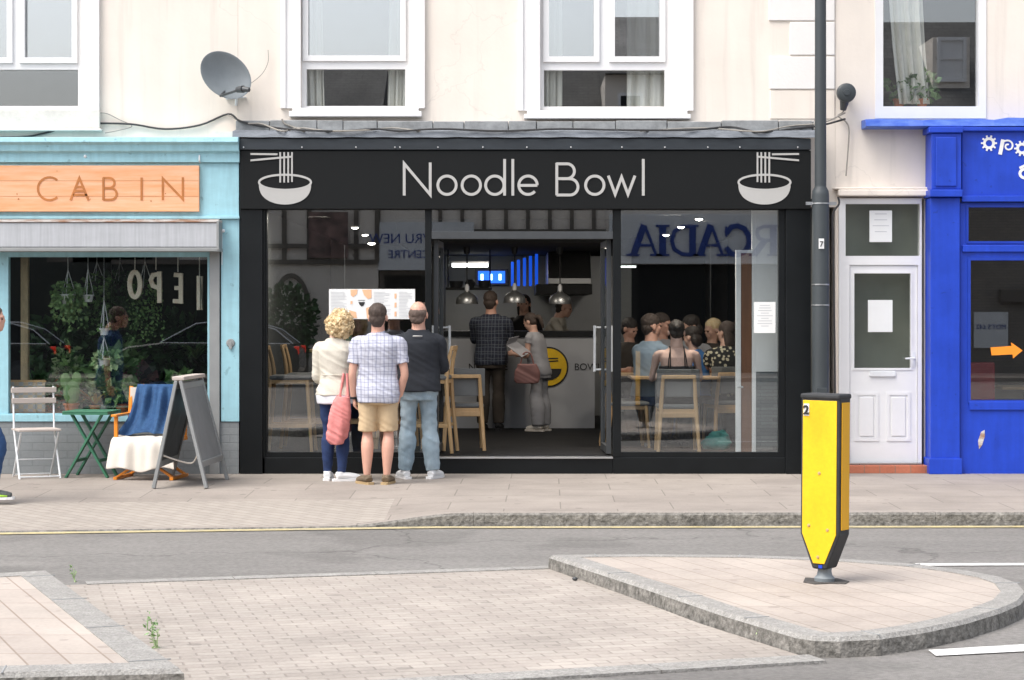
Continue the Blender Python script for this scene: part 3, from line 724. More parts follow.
# counter
yc=4.9
cn=thing('service_counter','white service counter with a black top facing the restaurant doorway','counter',(0,yc,FZ))
obj('counter_front',MB().box(X(437,yc),1.0,yc,yc+.08,FZ,H(337,yc)),M['counter'],cn)
obj('counter_top',MB().box(X(437,yc)-.02,1.02,yc-.03,yc+.7,H(337,yc)+.002,H(331,yc)),M['black'],cn,bevel=.004)
obj('counter_side',MB().box(.94,1.0,yc+.081,yc+.66,FZ,H(337,yc)),M['counter'],cn)
em=MB(); ex,ez=X(554,yc),H(367,yc); em.lathe((ex-.07,yc-.012,ez),[(0,0),(.245,0),(.245,.01),(0,.01)],40,'y'); eo=obj('round_emblem',em,M['inkb'],cn)
em=MB(); em.lathe((ex-.07,yc-.020,ez),[(0,0),(.225,0),(.225,.007),(0,.007)],40,'y'); obj('emblem_disc',em,M['yellow'],eo)
em=MB(); em.prism([(ex-.07+.16*math.cos(D2R(a)),ez-.02+.14*math.sin(D2R(a))) for a in range(180,361,12)],yc-.027,yc-.021); em.stroke([(ex-.20,ez+.06),(ex+.05,ez+.075)],.015,yc-.026,.005); em.stroke([(ex-.20,ez+.10),(ex+.05,ez+.105)],.015,yc-.026,.005); obj('emblem_bowl',em,M['inkb'],eo)
def text(name,s,size,loc,mat,parent=None,rot=(PI/2,0,0),align='CENTER',ext=.003,bold=0,tagged=None,mirror=False):
    cu=bpy.data.curves.new(name,'FONT'); cu.body=s; cu.size=size; cu.align_x=align; cu.extrude=ext; cu.offset=bold
    t=bpy.data.objects.new(name,cu); COL.objects.link(t); dg=bpy.context.evaluated_depsgraph_get()
    me=bpy.data.meshes.new_from_object(t.evaluated_get(dg)); bpy.data.objects.remove(t)
    me.materials.clear(); me.materials.append(M[mat])
    o=bpy.data.objects.new(name,me); COL.objects.link(o); o.rotation_euler=rot
    if parent: o.parent=parent; o.location=Vector(loc)-wloc(parent)
    else: o.location=loc
    return o
text('counter_lettering','NOODLE',.115,(X(488,yc),yc-.006,H(370,yc)),'inkb',cn)
text('counter_lettering','BOWL',.115,(X(588,yc),yc-.006,H(370,yc)),'inkb',cn)
# kitchen
hd=thing('extractor_hood','large steel extractor hood hanging over the kitchen right of the blue panel','extractor hood',(1,6,2))
obj('hood_body',MB().prism([(6.0,1.93),(6.0,2.0),(6.25,2.34),(8.3,2.34),(8.3,1.93)],X(548,6),1.0,axis='x'),M['steel'],hd,bevel=.004)
obj('hood_rim',MB().box(X(536,5.9),1.01,5.93,8.32,1.80,1.925),M['black'],hd,bevel=.004)
b=thing('blue_screen','blue lit panel with three bright spots on the kitchen wall','lit panel',(X(492,8.3),8.35,H(283,8.3)))
obj('panel_case',MB().box(X(475,8.3),X(508,8.3),8.38,8.44,H(285,8.3),H(269,8.3)),M['dkmetal'],b)
obj('panel_face',MB().box(X(478,8.3),X(505,8.3),8.36,8.379,H(283,8.3),H(271,8.3)),M['bluelit'],b)
for p in (482,491,500): obj('panel_lamp',MB().box(X(p-1.3,8.3),X(p+1.3,8.3),8.352,8.359,H(280,8.3),H(274,8.3)),M['bluelit2'],b)
s=MB(); 
for k in range(5): s.box(X(511+k*6,7),X(514+k*6,7),6.9+k*.02,6.95+k*.02,H(286,7),H(262-k*2,7))
solo('blue_reflection_strips',s,emit('blue_reflection_glow',(.01,.10,.8),.35),'blue glowing strips imitating reflected blue light beside the extractor hood','lit panel')  # glowing strips stand in for blue light reflected on the hood side
t_=thing('fluorescent_light','white fluorescent strip light glowing above the kitchen at left','light',(X(470,7.5),7.5,H(267,7.5)))
obj('light_tube',MB().box(X(452,7.5),X(488,7.5),7.5,7.55,H(267,7.5),H(263.5,7.5)),M['tubel'],t_)
obj('light_case',MB().box(X(452,7.5)-.01,X(488,7.5)+.01,7.49,7.56,H(263.4,7.5),H(261.5,7.5)),M['whitemetal'],t_)
t_=thing('fluorescent_light','short strip light glowing behind the left edge of the right-hand window','light',(X(628,6),6,H(267,6)))
obj('light_tube',MB().box(X(621,6),X(636,6),6,6.04,H(267.5,6),H(266,6)),M['tubel'],t_)
obj('light_case',MB().box(X(621,6)-.01,X(636,6)+.01,5.99,6.05,H(265.9,6),H(264.5,6)),M['whitemetal'],t_)
s=thing('kitchen_shelf','black shelf of stacked pans above the counter at left','shelf',(X(470,5.6),5.6,H(293,5.6)))
obj('shelf_board',MB().box(X(446,5.6),X(492,5.6),5.5,5.8,H(290,5.6),H(287.5,5.6)),M['black'],s,bevel=.003)
s_=MB(); s_.lathe((X(456,5.6),5.65,H(287.4,5.6)),[(.07,0),(.09,.07),(.09,.08)],14); s_.lathe((X(470,5.6),5.65,H(287.4,5.6)),[(.05,0),(.07,.06),(.03,.1)],14); s_.lathe((X(484,5.6),5.65,H(287.4,5.6)),[(.06,0),(.08,.09)],14); obj('pan',s_,M['dkmetal'],s)
for p in (448,490): obj('shelf_hanger',MB().beam((X(p,5.6),5.65,H(287,5.6)),(X(p,5.6),5.65,2.35),.02,.02),M['black'],s)
b=MB(); b.box(X(444,8.2),X(506,8.2),8.0,8.4,FZ,1.15); b.box(X(520,8.2),X(600,8.2),8.0,8.4,FZ,1.15); solo('kitchen_bench',b,M['steel'],'steel kitchen worktop running along behind the counter','worktop')
def pendant(p,py,lab):
    x=X(p,4.7); z=H(py,4.7)
    t=thing('pendant_lamp',lab,'pendant lamp',(x,4.7,z),0,'dome pendants over the counter')
    obj('lamp_shade',MB().lathe((x,4.7,z),[(.132,0),(.134,.01),(.125,.07),(.09,.11),(.045,.135),(.03,.15),(.03,.16),(.0,.16)],22),M['steel'],t,smooth=True)
    obj('cap',MB().lathe((x,4.7,z+.16),[(.028,0),(.026,.05),(.012,.08),(.0,.08)],12),M['whitemetal'],t,smooth=True)
    obj('cord',MB().cyl((x,4.7,z+.23),(x,4.7,2.30),.008,8),M['cable'],t)
    obj('ceiling_rose',MB().lathe((x,4.7,2.27),[(.03,0),(.04,.05),(.04,.08)],14),M['dkmetal'],t,smooth=True)
pendant(467,304,'metal dome pendant hanging over the counter, leftmost of three in the doorway')
pendant(514.5,303,'metal dome pendant over the counter, middle one of three')
pendant(560,304,'metal dome pendant over the counter, rightmost of three in front of the cook')
def downlight(p,py,lab,zc=2.62):
    if py>240: zc=2.35
    Z=(zc-CAMH)*F/(HY-py); y=Z-20; x=(p-CX)*Z/F
    if y>11: return
    t=thing('ceiling_downlight',lab,'downlight',(x,y,zc-.01),0,'small round ceiling downlights')
    obj('light_rim',MB().lathe((x,y,zc-.012),[(.040,0),(.055,0),(.055,.011),(.040,.011)],16),M['metal'],t)
    obj('light_lens',MB().lathe((x,y,zc-.009),[(0,-.022),(.02,-.02),(.04,-.008),(.04,.006),(0,.006)],16),M['led'],t)
for i,(p,py) in enumerate(((355,226.5),(365,234),(371.5,242.2),(699,218),(681,226),(666,234),(469,227),(583,227))):
    downlight(p,py,['small lit downlight, nearest in the row behind the left window','second lit downlight of the row behind the left window','third lit downlight of the row behind the left window','small lit downlight, nearest in the row behind the right window','second lit downlight of the row behind the right window','third lit downlight of the row behind the right window','small lit downlight just inside the doorway, at its left','small lit downlight just inside the doorway, at its right','lit downlight deeper in, above the right of the counter','lit downlight deeper in, above the left of the counter'][i])
# menu board in the window
mb_=thing('menu_board','wide white menu sheet with peach bowls fixed to the left restaurant window','menu',(X(372),-.03,H(319)))
y=-.025
obj('sheet',MB().box(X(329,y),X(415,y),y,y+.006,H(319,y),H(289,y)),M['paper'],mb_)
pe=MB()
pe.prism([(X(350.5,y),H(289.6,y)),(X(357.5,y),H(289.6,y)),(X(357,y),H(294,y)),(X(353,y),H(297,y)),(X(350.8,y),H(295,y))],y-.003,y-.001)
pe.prism([(X(362,y),H(289.6,y)),(X(371.5,y),H(289.6,y)),(X(371.5,y),H(298,y)),(X(368,y),H(299,y)),(X(364,y),H(295,y))],y-.003,y-.001)
pe.prism([(X(349,y),H(310,y)),(X(356,y),H(312,y)),(X(357,y),H(318,y)),(X(350,y),H(318.4,y))],y-.003,y-.001)
pe.prism([(X(366,y),H(308,y)),(X(372,y),H(306,y)),(X(373,y),H(318,y)),(X(367,y),H(318.4,y))],y-.003,y-.001)
for yy in (296,305,314):
    pe.box(X(394.5,y),X(396.5,y),y-.003,y-.001,H(yy+2.4,y),H(yy-2.4,y))
pe.box(X(350.5,y),X(352.5,y),y-.003,y-.001,H(304,y),H(301,y))
obj('peach_print',pe,M['peach'],mb_)
bo=MB(); bo.prism([(X(358.5,y),H(302,y)),(X(365,y),H(302,y)),(X(363.8,y),H(305,y)),(X(361.7,y),H(306.6,y)),(X(359.7,y),H(305,y))],y-.003,y-.001); bo.box(X(358,y),X(365,y),y-.003,y-.001,H(300.4,y),H(300,y)); obj('bowl_print',bo,M['inkb'],mb_)
li=MB(); random.seed(5)
for (a,b) in ((331,348),(374,392),(399,413)):
    yy=292
    while yy<318:
        wdt=random.uniform(.5,.95)*(b-a); li.box(X(a,y),X(a+wdt,y),y-.002,y-.001,H(yy+.35,y),H(yy,y)); yy+=1.45
obj('small_print',li,M['ink'],mb_)
def notice(p0,p1,q0,q1,y,lab,lines=7,col='paper',tint=None):
    t=thing('notice',lab,'notice',(X((p0+p1)/2,y),y,H(q1,y)))
    obj('sheet',MB().box(X(p0,y),X(p1,y),y,y+.004,H(q1,y),H(q0,y)),M[col],t)
    l=MB(); a=X(p0,y);b=X(p1,y); w=b-a; z0=H(q1,y); h=H(q0,y)-z0
    for k in range(lines):
        ww=w*random.uniform(.35,.75); zz=z0+h*(.88-.75*k/max(1,lines)); l.box((a+b)/2-ww/2,(a+b)/2+ww/2,y-.0015,y-.0005,zz,zz+.007)
    if lines: obj('small_print',l,M['ink'],t)
notice(754,775.5,302,333,.03,'white printed sheet taped inside the right edge of the restaurant window',9)

# ================================================================ LEFT BUILDING: plant shop
lx0=-10.5; lx1=mx0-.002
lb=thing('plant_shop_building','cream rendered terrace building with the pale blue plant shop front','building',(-6,6,0))
holes=[(X(-60,YW),X(82,YW),H(109,YW),5.35),(X(-330,YW),X(-190,YW),H(109,YW),5.35)]
obj('wall',MB().wall(lx0,lx1,2.6,TOP,YW,YW+.25,holes),M['render'],lb)
upper_window(lb,(-80,100),(-60,82),110,[(-50,6,None,57),(24,71,None,57)],(-50,77,69,105.5),sill=None)
upper_window(lb,(-350,-170),(-330,-190),110,[(-320,-264,None,57),(-248,-200,None,57)],(-320,-196,69,105.5),sill=None)
s=MB(); s.box(X(-82,YW),X(101,YW),YW-.07,YW+.0,H(129,YW),H(110,YW)-.002); s.box(X(-84,YW),X(103,YW),YW-.09,YW,H(131.5,YW),H(129.2,YW)); obj('window_sill',s,M['oldwhite'],lb,bevel=.006)
shell(lb,lx0,lx1)
co=MB(); prof=[(.2,H(138)),(-.17,H(138.5)),(-.18,H(143.5)),(-.14,H(146)),(-.13,H(152)),(-.09,H(154)),(-.085,H(163)),(.2,H(163))]
co.prism(prof,lx0+.1,X(238.5,-.15),axis='x'); obj('cornice',co,M['cyan'],lb,bevel=.004)
cf=MB(); cf.box(lx0+.1,X(239,-.05),-.05,.2,H(217.5,-.05),H(163)-.002); cf.box(lx0+.1,X(239.5,-.07),-.075,-.052,H(219,-.05),H(216,-.05)); cfo=obj('shop_fascia',cf,M['cyan'],lb,bevel=.004)
sg=MB(); sg.box(X(-260,-.1),X(199,-.1),-.10,-.052,H(211.5,-.1),H(165.5,-.1)); sgo=obj('wooden_sign',sg,M['signwood'],lb,bevel=.003)
def Q2(*a): return [(X(a[i],-.102),H(a[i+1],-.102)) for i in range(0,len(a),2)]
k=1/103.5
C_=arc(X(49.5,-.102),H(188.7,-.102),11.6*k,11.4*k,48,312,20)
items=[(C_,False),(Q2(70.5,200.3,79.3,178,88.5,200.3),False),(Q2(74,191,85,191),False),(Q2(76,187,83,187),False),(Q2(73,195,87,195),False),
 (Q2(103.4,200,103.4,177.5),False),(Q2(103,178,109,178)+arc(X(109.5,-.102),H(183,-.102),5*k,5*k,90,-90,10)+Q2(103.4,188),False),(Q2(105,188.3,111,188.3)+arc(X(111,-.102),H(194,-.102),5.7*k,5.7*k,90,-90,10)+Q2(103.4,199.8),False),
 (Q2(141.6,200.3,141.6,177.5),False),(Q2(162.8,200,162.8,178.4,182.8,199.2,182.8,177.3),False)]
letters(items,.022,yy=-.1035,name='sign_lettering',mat='signcut',root=sgo,d=.004)
for q_ in (181,196.5): obj('board_joint',MB().box(X(-258,-.1),X(198.5,-.1),-.1008,-.0995,H(q_,-.1),H(q_,-.1)+.004),M['signcut'],sgo)
kn=MB()
for a,b,r in ((17,194,.012),(18.5,199,.016),(151,201,.012),(165.5,193.5,.010),(57,171,.008),(88.5,197,.010),(90.5,199,.008)): kn.lathe((X(a,-.102),-.1025,H(b,-.102)),[(0,0),(r*.55,0),(r*.55,.003),(0,.003)],10,'y')
obj('knot',kn,M['signcut'],sgo)
aw=MB(); aw.box(lx0+.3,X(218,-.25),-.25,.0,H(247.5,-.25),H(222.5,-.25)); awo=obj('awning_box',aw,M['awning'],lb,bevel=.012)
aw=MB(); aw.box(lx0+.3,X(219,-.27),-.262,.0,H(222.3,-.25),H(219.5,-.25)); obj('awning_lid',aw,M['awnold'],awo,bevel=.004)
aw=MB(); aw.box(lx0+.3,X(219.5,-.27),-.262,.0,H(251.5,-.25),H(247.7,-.25)); obj('awning_rail',aw,M['greypaint'],awo,bevel=.006)
obj('awning_bracket',MB().box(X(217.5,-.2),X(220,-.2),-.27,.0,H(250,-.2),H(221,-.2)),M['greypaint'],awo,bevel=.003)
pi=MB(); pi.box(X(221,-.04),X(239.3,-.04),-.04,.2,H(421.5),H(219)); obj('pilaster',pi,M['cyan'],lb,bevel=.004)
gp=MB(); gp.box(X(209.5,-.06),X(219.5,-.06),-.06,.1,0,H(251)); obj('shutter_guide',gp,M['greypaint'],lb,bevel=.004)
gb=MB(); gb.box(lx0+.1,X(239.2),-.03,.2,-.02,H(421.8)); obj('brick_plinth',gb,M['greybrick'],lb)
wf=MB(); wf.wall(lx0+.4,X(209.6),H(421.6),H(251),-.01,.08,[(X(8.5),X(207.6),H(413.5),H(257)),(X(-250),X(-2),H(413.5),H(257))]); wf.box(lx0+.4,X(209.4),-.045,-.011,H(421.4),H(414.5)); wfo=obj('shop_window_frame',wf,M['cyan'],lb,bevel=.004)
for a,b in ((8.5,207.6),(-250,-2)): obj('pane',MB().box(X(a)-.004,X(b)+.004,.03,.036,H(413.5)-.004,H(257)+.004),M['glass'],wfo)
it=MB(); it.box(lx0+.4,X(225),.09,.95,H(415),H(412.5)); obj('display_shelf',it,M['brownwood'],lb)
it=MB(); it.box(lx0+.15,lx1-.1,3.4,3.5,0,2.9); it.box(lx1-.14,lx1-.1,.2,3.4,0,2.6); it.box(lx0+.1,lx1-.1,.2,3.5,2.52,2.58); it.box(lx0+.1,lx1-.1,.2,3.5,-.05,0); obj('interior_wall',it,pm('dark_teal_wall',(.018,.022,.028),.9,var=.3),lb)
solo('timber_prop',MB().box(X(20.5,.3),X(28,.3),.3,.37,H(413,.3),H(257,.3)),pm('rough_timber',(.46,.36,.22),.85,var=.3,scale=7,stretch=(3,3,1)),'pale rough timber post standing behind the plant shop window','post',bevel=.006)
obj('hook',MB().tube([(X(199.5,-.1),-.06,H(163)),(X(199.5,-.1),-.11,H(161)),(X(199.5,-.1),-.10,H(156))],.008,8),M['whitemetal'],lb,smooth=True)
obj('fixing',MB().ell((X(85,-.1),-.09,H(157)),(.016,.012,.016)),M['whitemetal'],lb,smooth=True)
obj('bell_push',MB().ell((X(222.5,-.1),-.06,H(231)),(.02,.02,.018)),M['whitemetal'],lb,smooth=True)
obj('alarm_wire',MB().tube([(X(222,-.05),-.05,H(231)),(X(222,-.05),-.05,H(265))],.004,6),M['whitemetal'],lb,smooth=True)
vm=MB(); vm.lathe((X(230.5,-.05),-.055,H(343)),[(0,0),(.035,0),(.045,.012),(0,.012)],12,'y'); vm.box(X(229,-.05),X(232,-.05),-.065,-.05,H(349),H(342)); obj('shutter_switch',vm,M['greypaint'],lb,bevel=.003)
obj('foam_stopping',MB().box(X(212),X(239),.02,.2,H(138),H(131)),M['oldwhite'],lb)

# ================================================================ RIGHT BUILDING: blue shop and white door
rx0=mx1+.002; rx1=10.5
rb=thing('blue_shop_building','cream rendered terrace building with royal blue shop front and white side door','building',(6.5,6,0))
wh=[(X(883-4,YW),X(978+4,YW),H(108,YW),5.4),(X(1140,YW),X(1250,YW),H(108,YW),5.4),(X(842,YW),X(924,YW),-.5,H(199,YW)),(X(962,YW),rx1-.3,-.5,H(130,YW))]
obj('wall',MB().wall(rx0,rx1,-.05,TOP,YW,YW+.25,wh),M['render'],rb)
for a,b in ((883,978),(1146,1244)):
    y=YW; f=MB(); f.wall(X(a-8,y),X(b+8,y),H(118.5,y),5.5,y-.012,y+.09,[(X(a,y),X(b,y),H(106.5,y),5.3)]); fo=obj('window_frame',f,M['upvc'],rb,bevel=.005)
    obj('pane',MB().box(X(a,y)-.004,X(b,y)+.004,y+.055,y+.06,H(106.5,y)-.004,5.304),M['glassup2'],fo)
shell(rb,rx0,rx1)
# blue ledge, corbel, pilaster, fascia
bl=MB(); rings=[]
random.seed(11)
for i in range(50):
    xx=X(866,-.05)+(rx1-.3-X(866,-.05))*i/49; j=.010*math.sin(i*1.1)+.006*math.sin(i*2.7); t=.02 if xx>X(1003) else 0
    rings.append([(xx,.25,H(118.5)),(xx,-.02+j,H(119.5-j*60)+t),(xx,-.05+j,H(126.5)),(xx,-.02,H(127.5)),(xx,.25,H(127.5))])
bl.loft(rings); obj('blue_ledge',bl,M['blue2'],rb,bevel=.003)
bf=MB(); bf.box(X(962,-.02),rx1-.3,-.02,.2,H(197,-.02),H(128)); bf.box(X(962,-.05),rx1-.3,-.06,-.021,H(202),H(196)); bf.box(X(962,-.05),rx1-.3,-.07,-.021,H(131.5),H(127.8)); bfo=obj('shop_fascia',bf,M['blue'],rb,bevel=.006)
cb=MB(); cb.box(X(931.5,-.10),X(961.5,-.10),-.10,.2,H(190),H(134)); cb.box(X(929,-.12),X(963,-.12),-.13,.2,H(133.8),H(127.8)); cb.box(X(930,-.12),X(962.5,-.12),-.13,.2,H(197.5),H(190.2)); cb.box(X(936,-.13),X(957,-.13),-.118,-.101,H(187),H(138)); obj('corbel',cb,M['blue'],rb,bevel=.008)
bp=MB(); bp.box(X(930.5,-.06),X(960,-.06),-.06,.2,.0,H(198)); bp.box(X(929,-.075),X(962,-.075),-.085,.2,.0,H(458)); obj('pilaster',bp,M['blue'],rb,bevel=.006)
bw=MB(); bw.wall(X(960.2),rx1-.3,0,H(202.5),-.0,.16,[(X(968),X(1150),H(241.5),H(207)),(X(970.5),X(1150),H(400.5),H(260)),(X(1160),X(1290),H(241.5),H(207)),(X(1160),X(1290),H(400.5),H(260))])
bw.box(X(962),rx1-.31,-.03,-.001,H(252),H(245)); bw.box(X(969),rx1-.31,-.02,-.001,H(410),H(401.5)); bwo=obj('shop_window_frame',bw,M['blue'],rb,bevel=.006)
fr=MB(); frame(fr,X(966),X(1152),H(243.5),H(205),-.012,-.001,.022); frame(fr,X(967.5),X(1152),H(403),H(257.5),-.012,-.001,.028); obj('glazing_bead',fr,M['bluedk'],bwo,bevel=.002)
for (a,b,c,d) in ((968,1150,207,241.5),(970.5,1150,260,400.5),(1160,1290,207,241.5),(1160,1290,260,400.5)): obj('pane',MB().box(X(a)-.003,X(b)+.003,.07,.076,H(d)-.003,H(c)+.003),M['glass'],bwo)
ch=MB(); ch.prism([(X(978,0),H(441)),(X(981,0),H(432)),(X(984.5,0),H(430)),(X(984.8,0),H(436)),(X(982,0),H(445)),(X(979,0),H(449))],-.004,.004); obj('paint_chip',ch,M['awnold'],bwo)
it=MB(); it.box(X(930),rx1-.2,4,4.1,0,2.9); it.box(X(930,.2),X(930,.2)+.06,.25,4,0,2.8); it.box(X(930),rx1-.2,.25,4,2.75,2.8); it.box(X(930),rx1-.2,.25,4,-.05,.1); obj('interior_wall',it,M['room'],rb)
# blue fascia lettering: sun-shaped o, curled p, sun, a
def BX(p): return X(p,-.025)
def BZ(p): return H(p,-.025)
lt=[]; 
mb1=MB()
def sun(cx,cy,r):
    mb1.stroke([(BX(cx)+r*k*math.cos(D2R(a)),BZ(cy)+r*k*math.sin(D2R(a))) for a in range(0,360,15)],.026,-.026,.005,True)
    for a in range(0,360,36): 
        c_=math.cos(D2R(a));s_=math.sin(D2R(a)); mb1.stroke([(BX(cx)+(r*.9)*k*c_,BZ(cy)+r*.9*k*s_),(BX(cx)+(r+3.4)*k*c_,BZ(cy)+(r+3.4)*k*s_)],.017,-.0272,.005)
k=1/103.1
sun(989,143.2,4.6); sun(1022,148.5,4.4)
mb1.stroke([(BX(1003),BZ(139.5)),(BX(1000),BZ(154.5))],.036,-.027,.005)
mb1.stroke([(BX(1008)+r_*k*math.cos(D2R(a)),BZ(146)+r_*k*math.sin(D2R(a))) for a,r_ in [(150-t*18,6.2-t*.2) for t in range(26)]],.016,-.028,.005)
mb1.stroke([(BX(1025)+5*k*math.cos(D2R(a)),BZ(173.5)+4.4*k*math.sin(D2R(a))) for a in range(0,360,15)],.028,-.026,.005,True)
mb1.stroke([(BX(1019.5),BZ(168)),(BX(1025),BZ(165.5)),(BX(1030),BZ(168)),(BX(1031),BZ(178))],.024,-.027,.005)
obj('fascia_lettering',mb1,M['white'],bfo)
# white door
y=.20
df=MB(); df.wall(X(838.5,y),X(921,y),.08,H(198.5,y),y-.035,y+.08,[(X(845,y),X(919.5,y)-.0,H(256,y),H(204,y)),(X(849,y),X(917,y),.0,H(265,y))]); dfo=obj('door_frame',df,M['upvc'],rb,bevel=.006)
obj('fanlight_pane',MB().box(X(845,y)-.003,X(919.5,y)+.003,y+.03,y+.036,H(256,y)-.003,H(204,y)+.003),M['glassdoor'],dfo)
dl=MB(); dl.wall(X(849.4,y),X(916.6,y),.10,H(265.4,y),y-.02,y+.03,[(X(853.8,y),X(910.2,y),H(368,y),H(273.5,y))])
for a,b in ((855,877),(887,909)): 
    frame(dl,X(a-1,y),X(b+1,y),H(441,y),H(392,y),y-.028,y-.0205,.03); dl.box(X(a+4,y),X(b-4,y),y-.030,y-.0205,H(436,y),H(397,y))
frame(dl,X(852,y),X(912,y),H(370,y),H(271.5,y),y-.028,y-.0205,.018)
dlo=obj('front_door',dl,M['upvc'],rb,bevel=.005)
obj('pane',MB().box(X(853.8,y)-.003,X(910.2,y)+.003,y+.005,y+.01,H(368,y)-.003,H(273.5,y)+.003),M['glassdoor'],dlo)
obj('letterbox',MB().box(X(869,y),X(895,y),y-.04,y-.021,H(376.5,y),H(371,y)),M['whitemetal'],dlo,bevel=.004)
hh=MB(); hh.box(X(911.8,y),X(914.6,y),y-.03,y-.0205,H(366,y),H(352,y)); hh.tube([(X(913.2,y),y-.03,H(358,y)),(X(913.2,y),y-.07,H(358,y)),(X(904,y),y-.07,H(358.5,y))],.009,8); obj('door_handle',hh,M['whitemetal'],dlo,smooth=True)
obj('door_step',MB().box(X(848,.1),X(927,.1),.02,.30,-.02,H(465,.1)),M['redstep'],rb,bevel=.006)
obj('door_sill',MB().box(X(846,.1),X(922,.1),.10,.24,H(464.6,.1),.10),M['metal'],rb,bevel=.003)
hc=MB(); hc.box(X(838,.12),X(929,.12),.08,.23,H(196,.1),H(189.5,.1)); hc.box(X(834,.12),X(929,.12),.11,.23,H(189.3,.1),H(187,.1)); obj('door_hood_moulding',hc,M['render'],rb,bevel=.012)
obj('hall_back',MB().box(X(838,.5),X(925,.5),.42,.46,0,2.9),M['hallback'],rb)
notice(869.5,892,210.5,242,y+.012,'cream printed sheet taped inside the glass above the white door',4)
notice(868,892.5,300,332,y-.004,'blank white sheet stuck to the glass of the white door',0)
so=MB(); so.prism([(X(990.5,.06),H(347.5)),(X(1011.5,.06),H(346)),(X(1011,.06),H(342.5)),(X(1022.5,.06),H(350.5)),(X(1013,.06),H(358.5)),(X(1012.5,.06),H(354.5)),(X(991.5,.06),H(355.5))],.055,.062)
solo('arrow_sticker',so,M['orangesign'],'orange arrow pointing right on the blue shop window','arrow sign')
rs=thing('red_bench','red upholstered bench seat behind the blue shop window','bench',(X(985,1),1,0))
rd=pm('red_vinyl',(.35,.02,.03),.4,var=.15)
obj('backrest',MB().box(X(966,1),X(993,1),.9,1.02,.45,H(362,1)),rd,rs,bevel=.02)
obj('seat',MB().box(X(966,1),X(1004,1),1.021,1.5,.35,.5),rd,rs,bevel=.02)
obj('bench_base',MB().box(X(967,1),X(1002,1),1.03,1.45,.1,.349),M['dkmetal'],rs)
tb=thing('cafe_table','pale topped table behind the red bench in the blue shop','table',(X(1015,1.6),1.6,0))
obj('table_top',MB().box(X(1000,1.6),X(1060,1.6),1.5,2.1,.76,.79),M['oak'],tb,bevel=.004)
tl=MB(); tl.cyl((X(1030,1.6),1.8,.1),(X(1030,1.6),1.8,.76),.03); tl.lathe((X(1030,1.6),1.8,.1),[(.22,0),(.2,.02),(0,.03)],18); obj('table_leg',tl,M['dkmetal'],tb,smooth=True)
# ================================================================ ON THE WALLS
def cable(name,pts,r,mat,lab,cat='cable'):
    mb=MB(); mb.tube(pts,r,7,sub=5); return solo(name,mb,M[mat],lab,cat,smooth=True)
cy_=.03
def CP(*a,y=None):
    o=[]
    for i in range(0,len(a),2):
        p,q=a[i],a[i+1]; yy=y if y is not None else (.195 if (p<236 or p>832 or q<119) else (.035 if q<129 else -.125))
        o.append((X(p,yy),yy,H(q,yy)))
    return o
cable('cable',CP(-150,136,-40,137,20,137,45,133,70,126,90,123.5,130,124,165,129,200,125,228,114,240,121,262,126,300,130,340,131,375,129,400,131,440,129,500,131,560,129,620,130,690,130,730,127,760,132,800,128,823,125,845,119),.010,'cable','thick black cable looping from the blue shop side across the wall above both shops')
cable('cable',CP(-150,139,0,138,40,135,60,129,88,117,104,113,120,120,132,126,120,130,105,133),.0045,'cableg','thin grey cable looping up to the wall beside the leftmost window')
cable('cable',CP(228,115,246,123,262,124,282,131,300,128,330,131,370,130,392,128,420,131),.008,'cableg','pale grey cable twisting along the lead flashing left of the shop name')
cable('cable',CP(282,119,285,124,296,128,304,131),.009,'cableg','short pale cable hanging off the sill of the middle-left window')
cable('cable',CP(640,131,700,128,745,131,765,131,790,126,815,124,828,121,845,113),.007,'cableg','pale grey cable running along the ledge to the lamp post')
cable('cable',CP(848,104,843,112,838,116,846,122,849,130,848,150,846,176,y=.18),.007,'cableg','grey cable dropping from the round wall unit to the door moulding')
cable('cable',CP(838,197,839,204,833,214,833,240,834,300,835,390,835,470,y=.06),.010,'cable','black cable running down the wall between lamp post and white door')
cable('cable',CP(268,50,268,62,262,74,250,84,243,89,y=.18),.0035,'cableg','thin pale cable curving down the wall behind the satellite dish')
# satellite dish
dx,dz=X(226,-.1),H(75,-.1)
sd=thing('satellite_dish','grey oval satellite dish on the cream wall above the plant shop','satellite dish',(X(246,.2),.2,H(100,.2)))
dm=MB(); R=Matrix.Rotation(D2R(26),3,'Z')@Matrix.Rotation(D2R(-10),3,'X')@Matrix.Rotation(D2R(35),3,'Y')
def dishpt(r,t,o):  # shallow bowl opening towards -y
    return Vector((dx,-.1,dz))+R@Vector((r*.262*math.cos(t),.075*(1-r*r)+o,r*.215*math.sin(t)))
for o in (0,):
    n=40; rings=[]
    for r in (.02,.3,.55,.75,.9,1.0): rings.append([dishpt(r,2*PI*k/n,0) for k in range(n)])
    rings.append([dishpt(1.025,2*PI*k/n,.004) for k in range(n)]); rings.append([dishpt(1.015,2*PI*k/n,.014) for k in range(n)])
    for r in (.9,.6,.3,.02): rings.append([dishpt(r,2*PI*k/n,.012) for k in range(n)])
    dm.loft(rings)
obj('dish',dm,M['dish'],sd,smooth=True)
a=Vector((X(222,-.1),-.2,H(97,-.1))); l=Vector((X(240,-.45),-.42,H(89,-.45)))
ar=MB(); ar.tube([(dx,.0,dz-.12),a,l],.012,8); obj('arm',ar,M['dkmetal'],sd,smooth=True)
ln=MB(); ln.tube([l+Vector((-.03,.03,.0)),l+Vector((.03,-.02,0))],[.03,.035],14); ln.tube([l+Vector((.03,-.02,0)),l+Vector((.09,-.05,-.01))],[.028,.022],12); obj('receiver',ln,M['dkmetal'],sd,smooth=True)
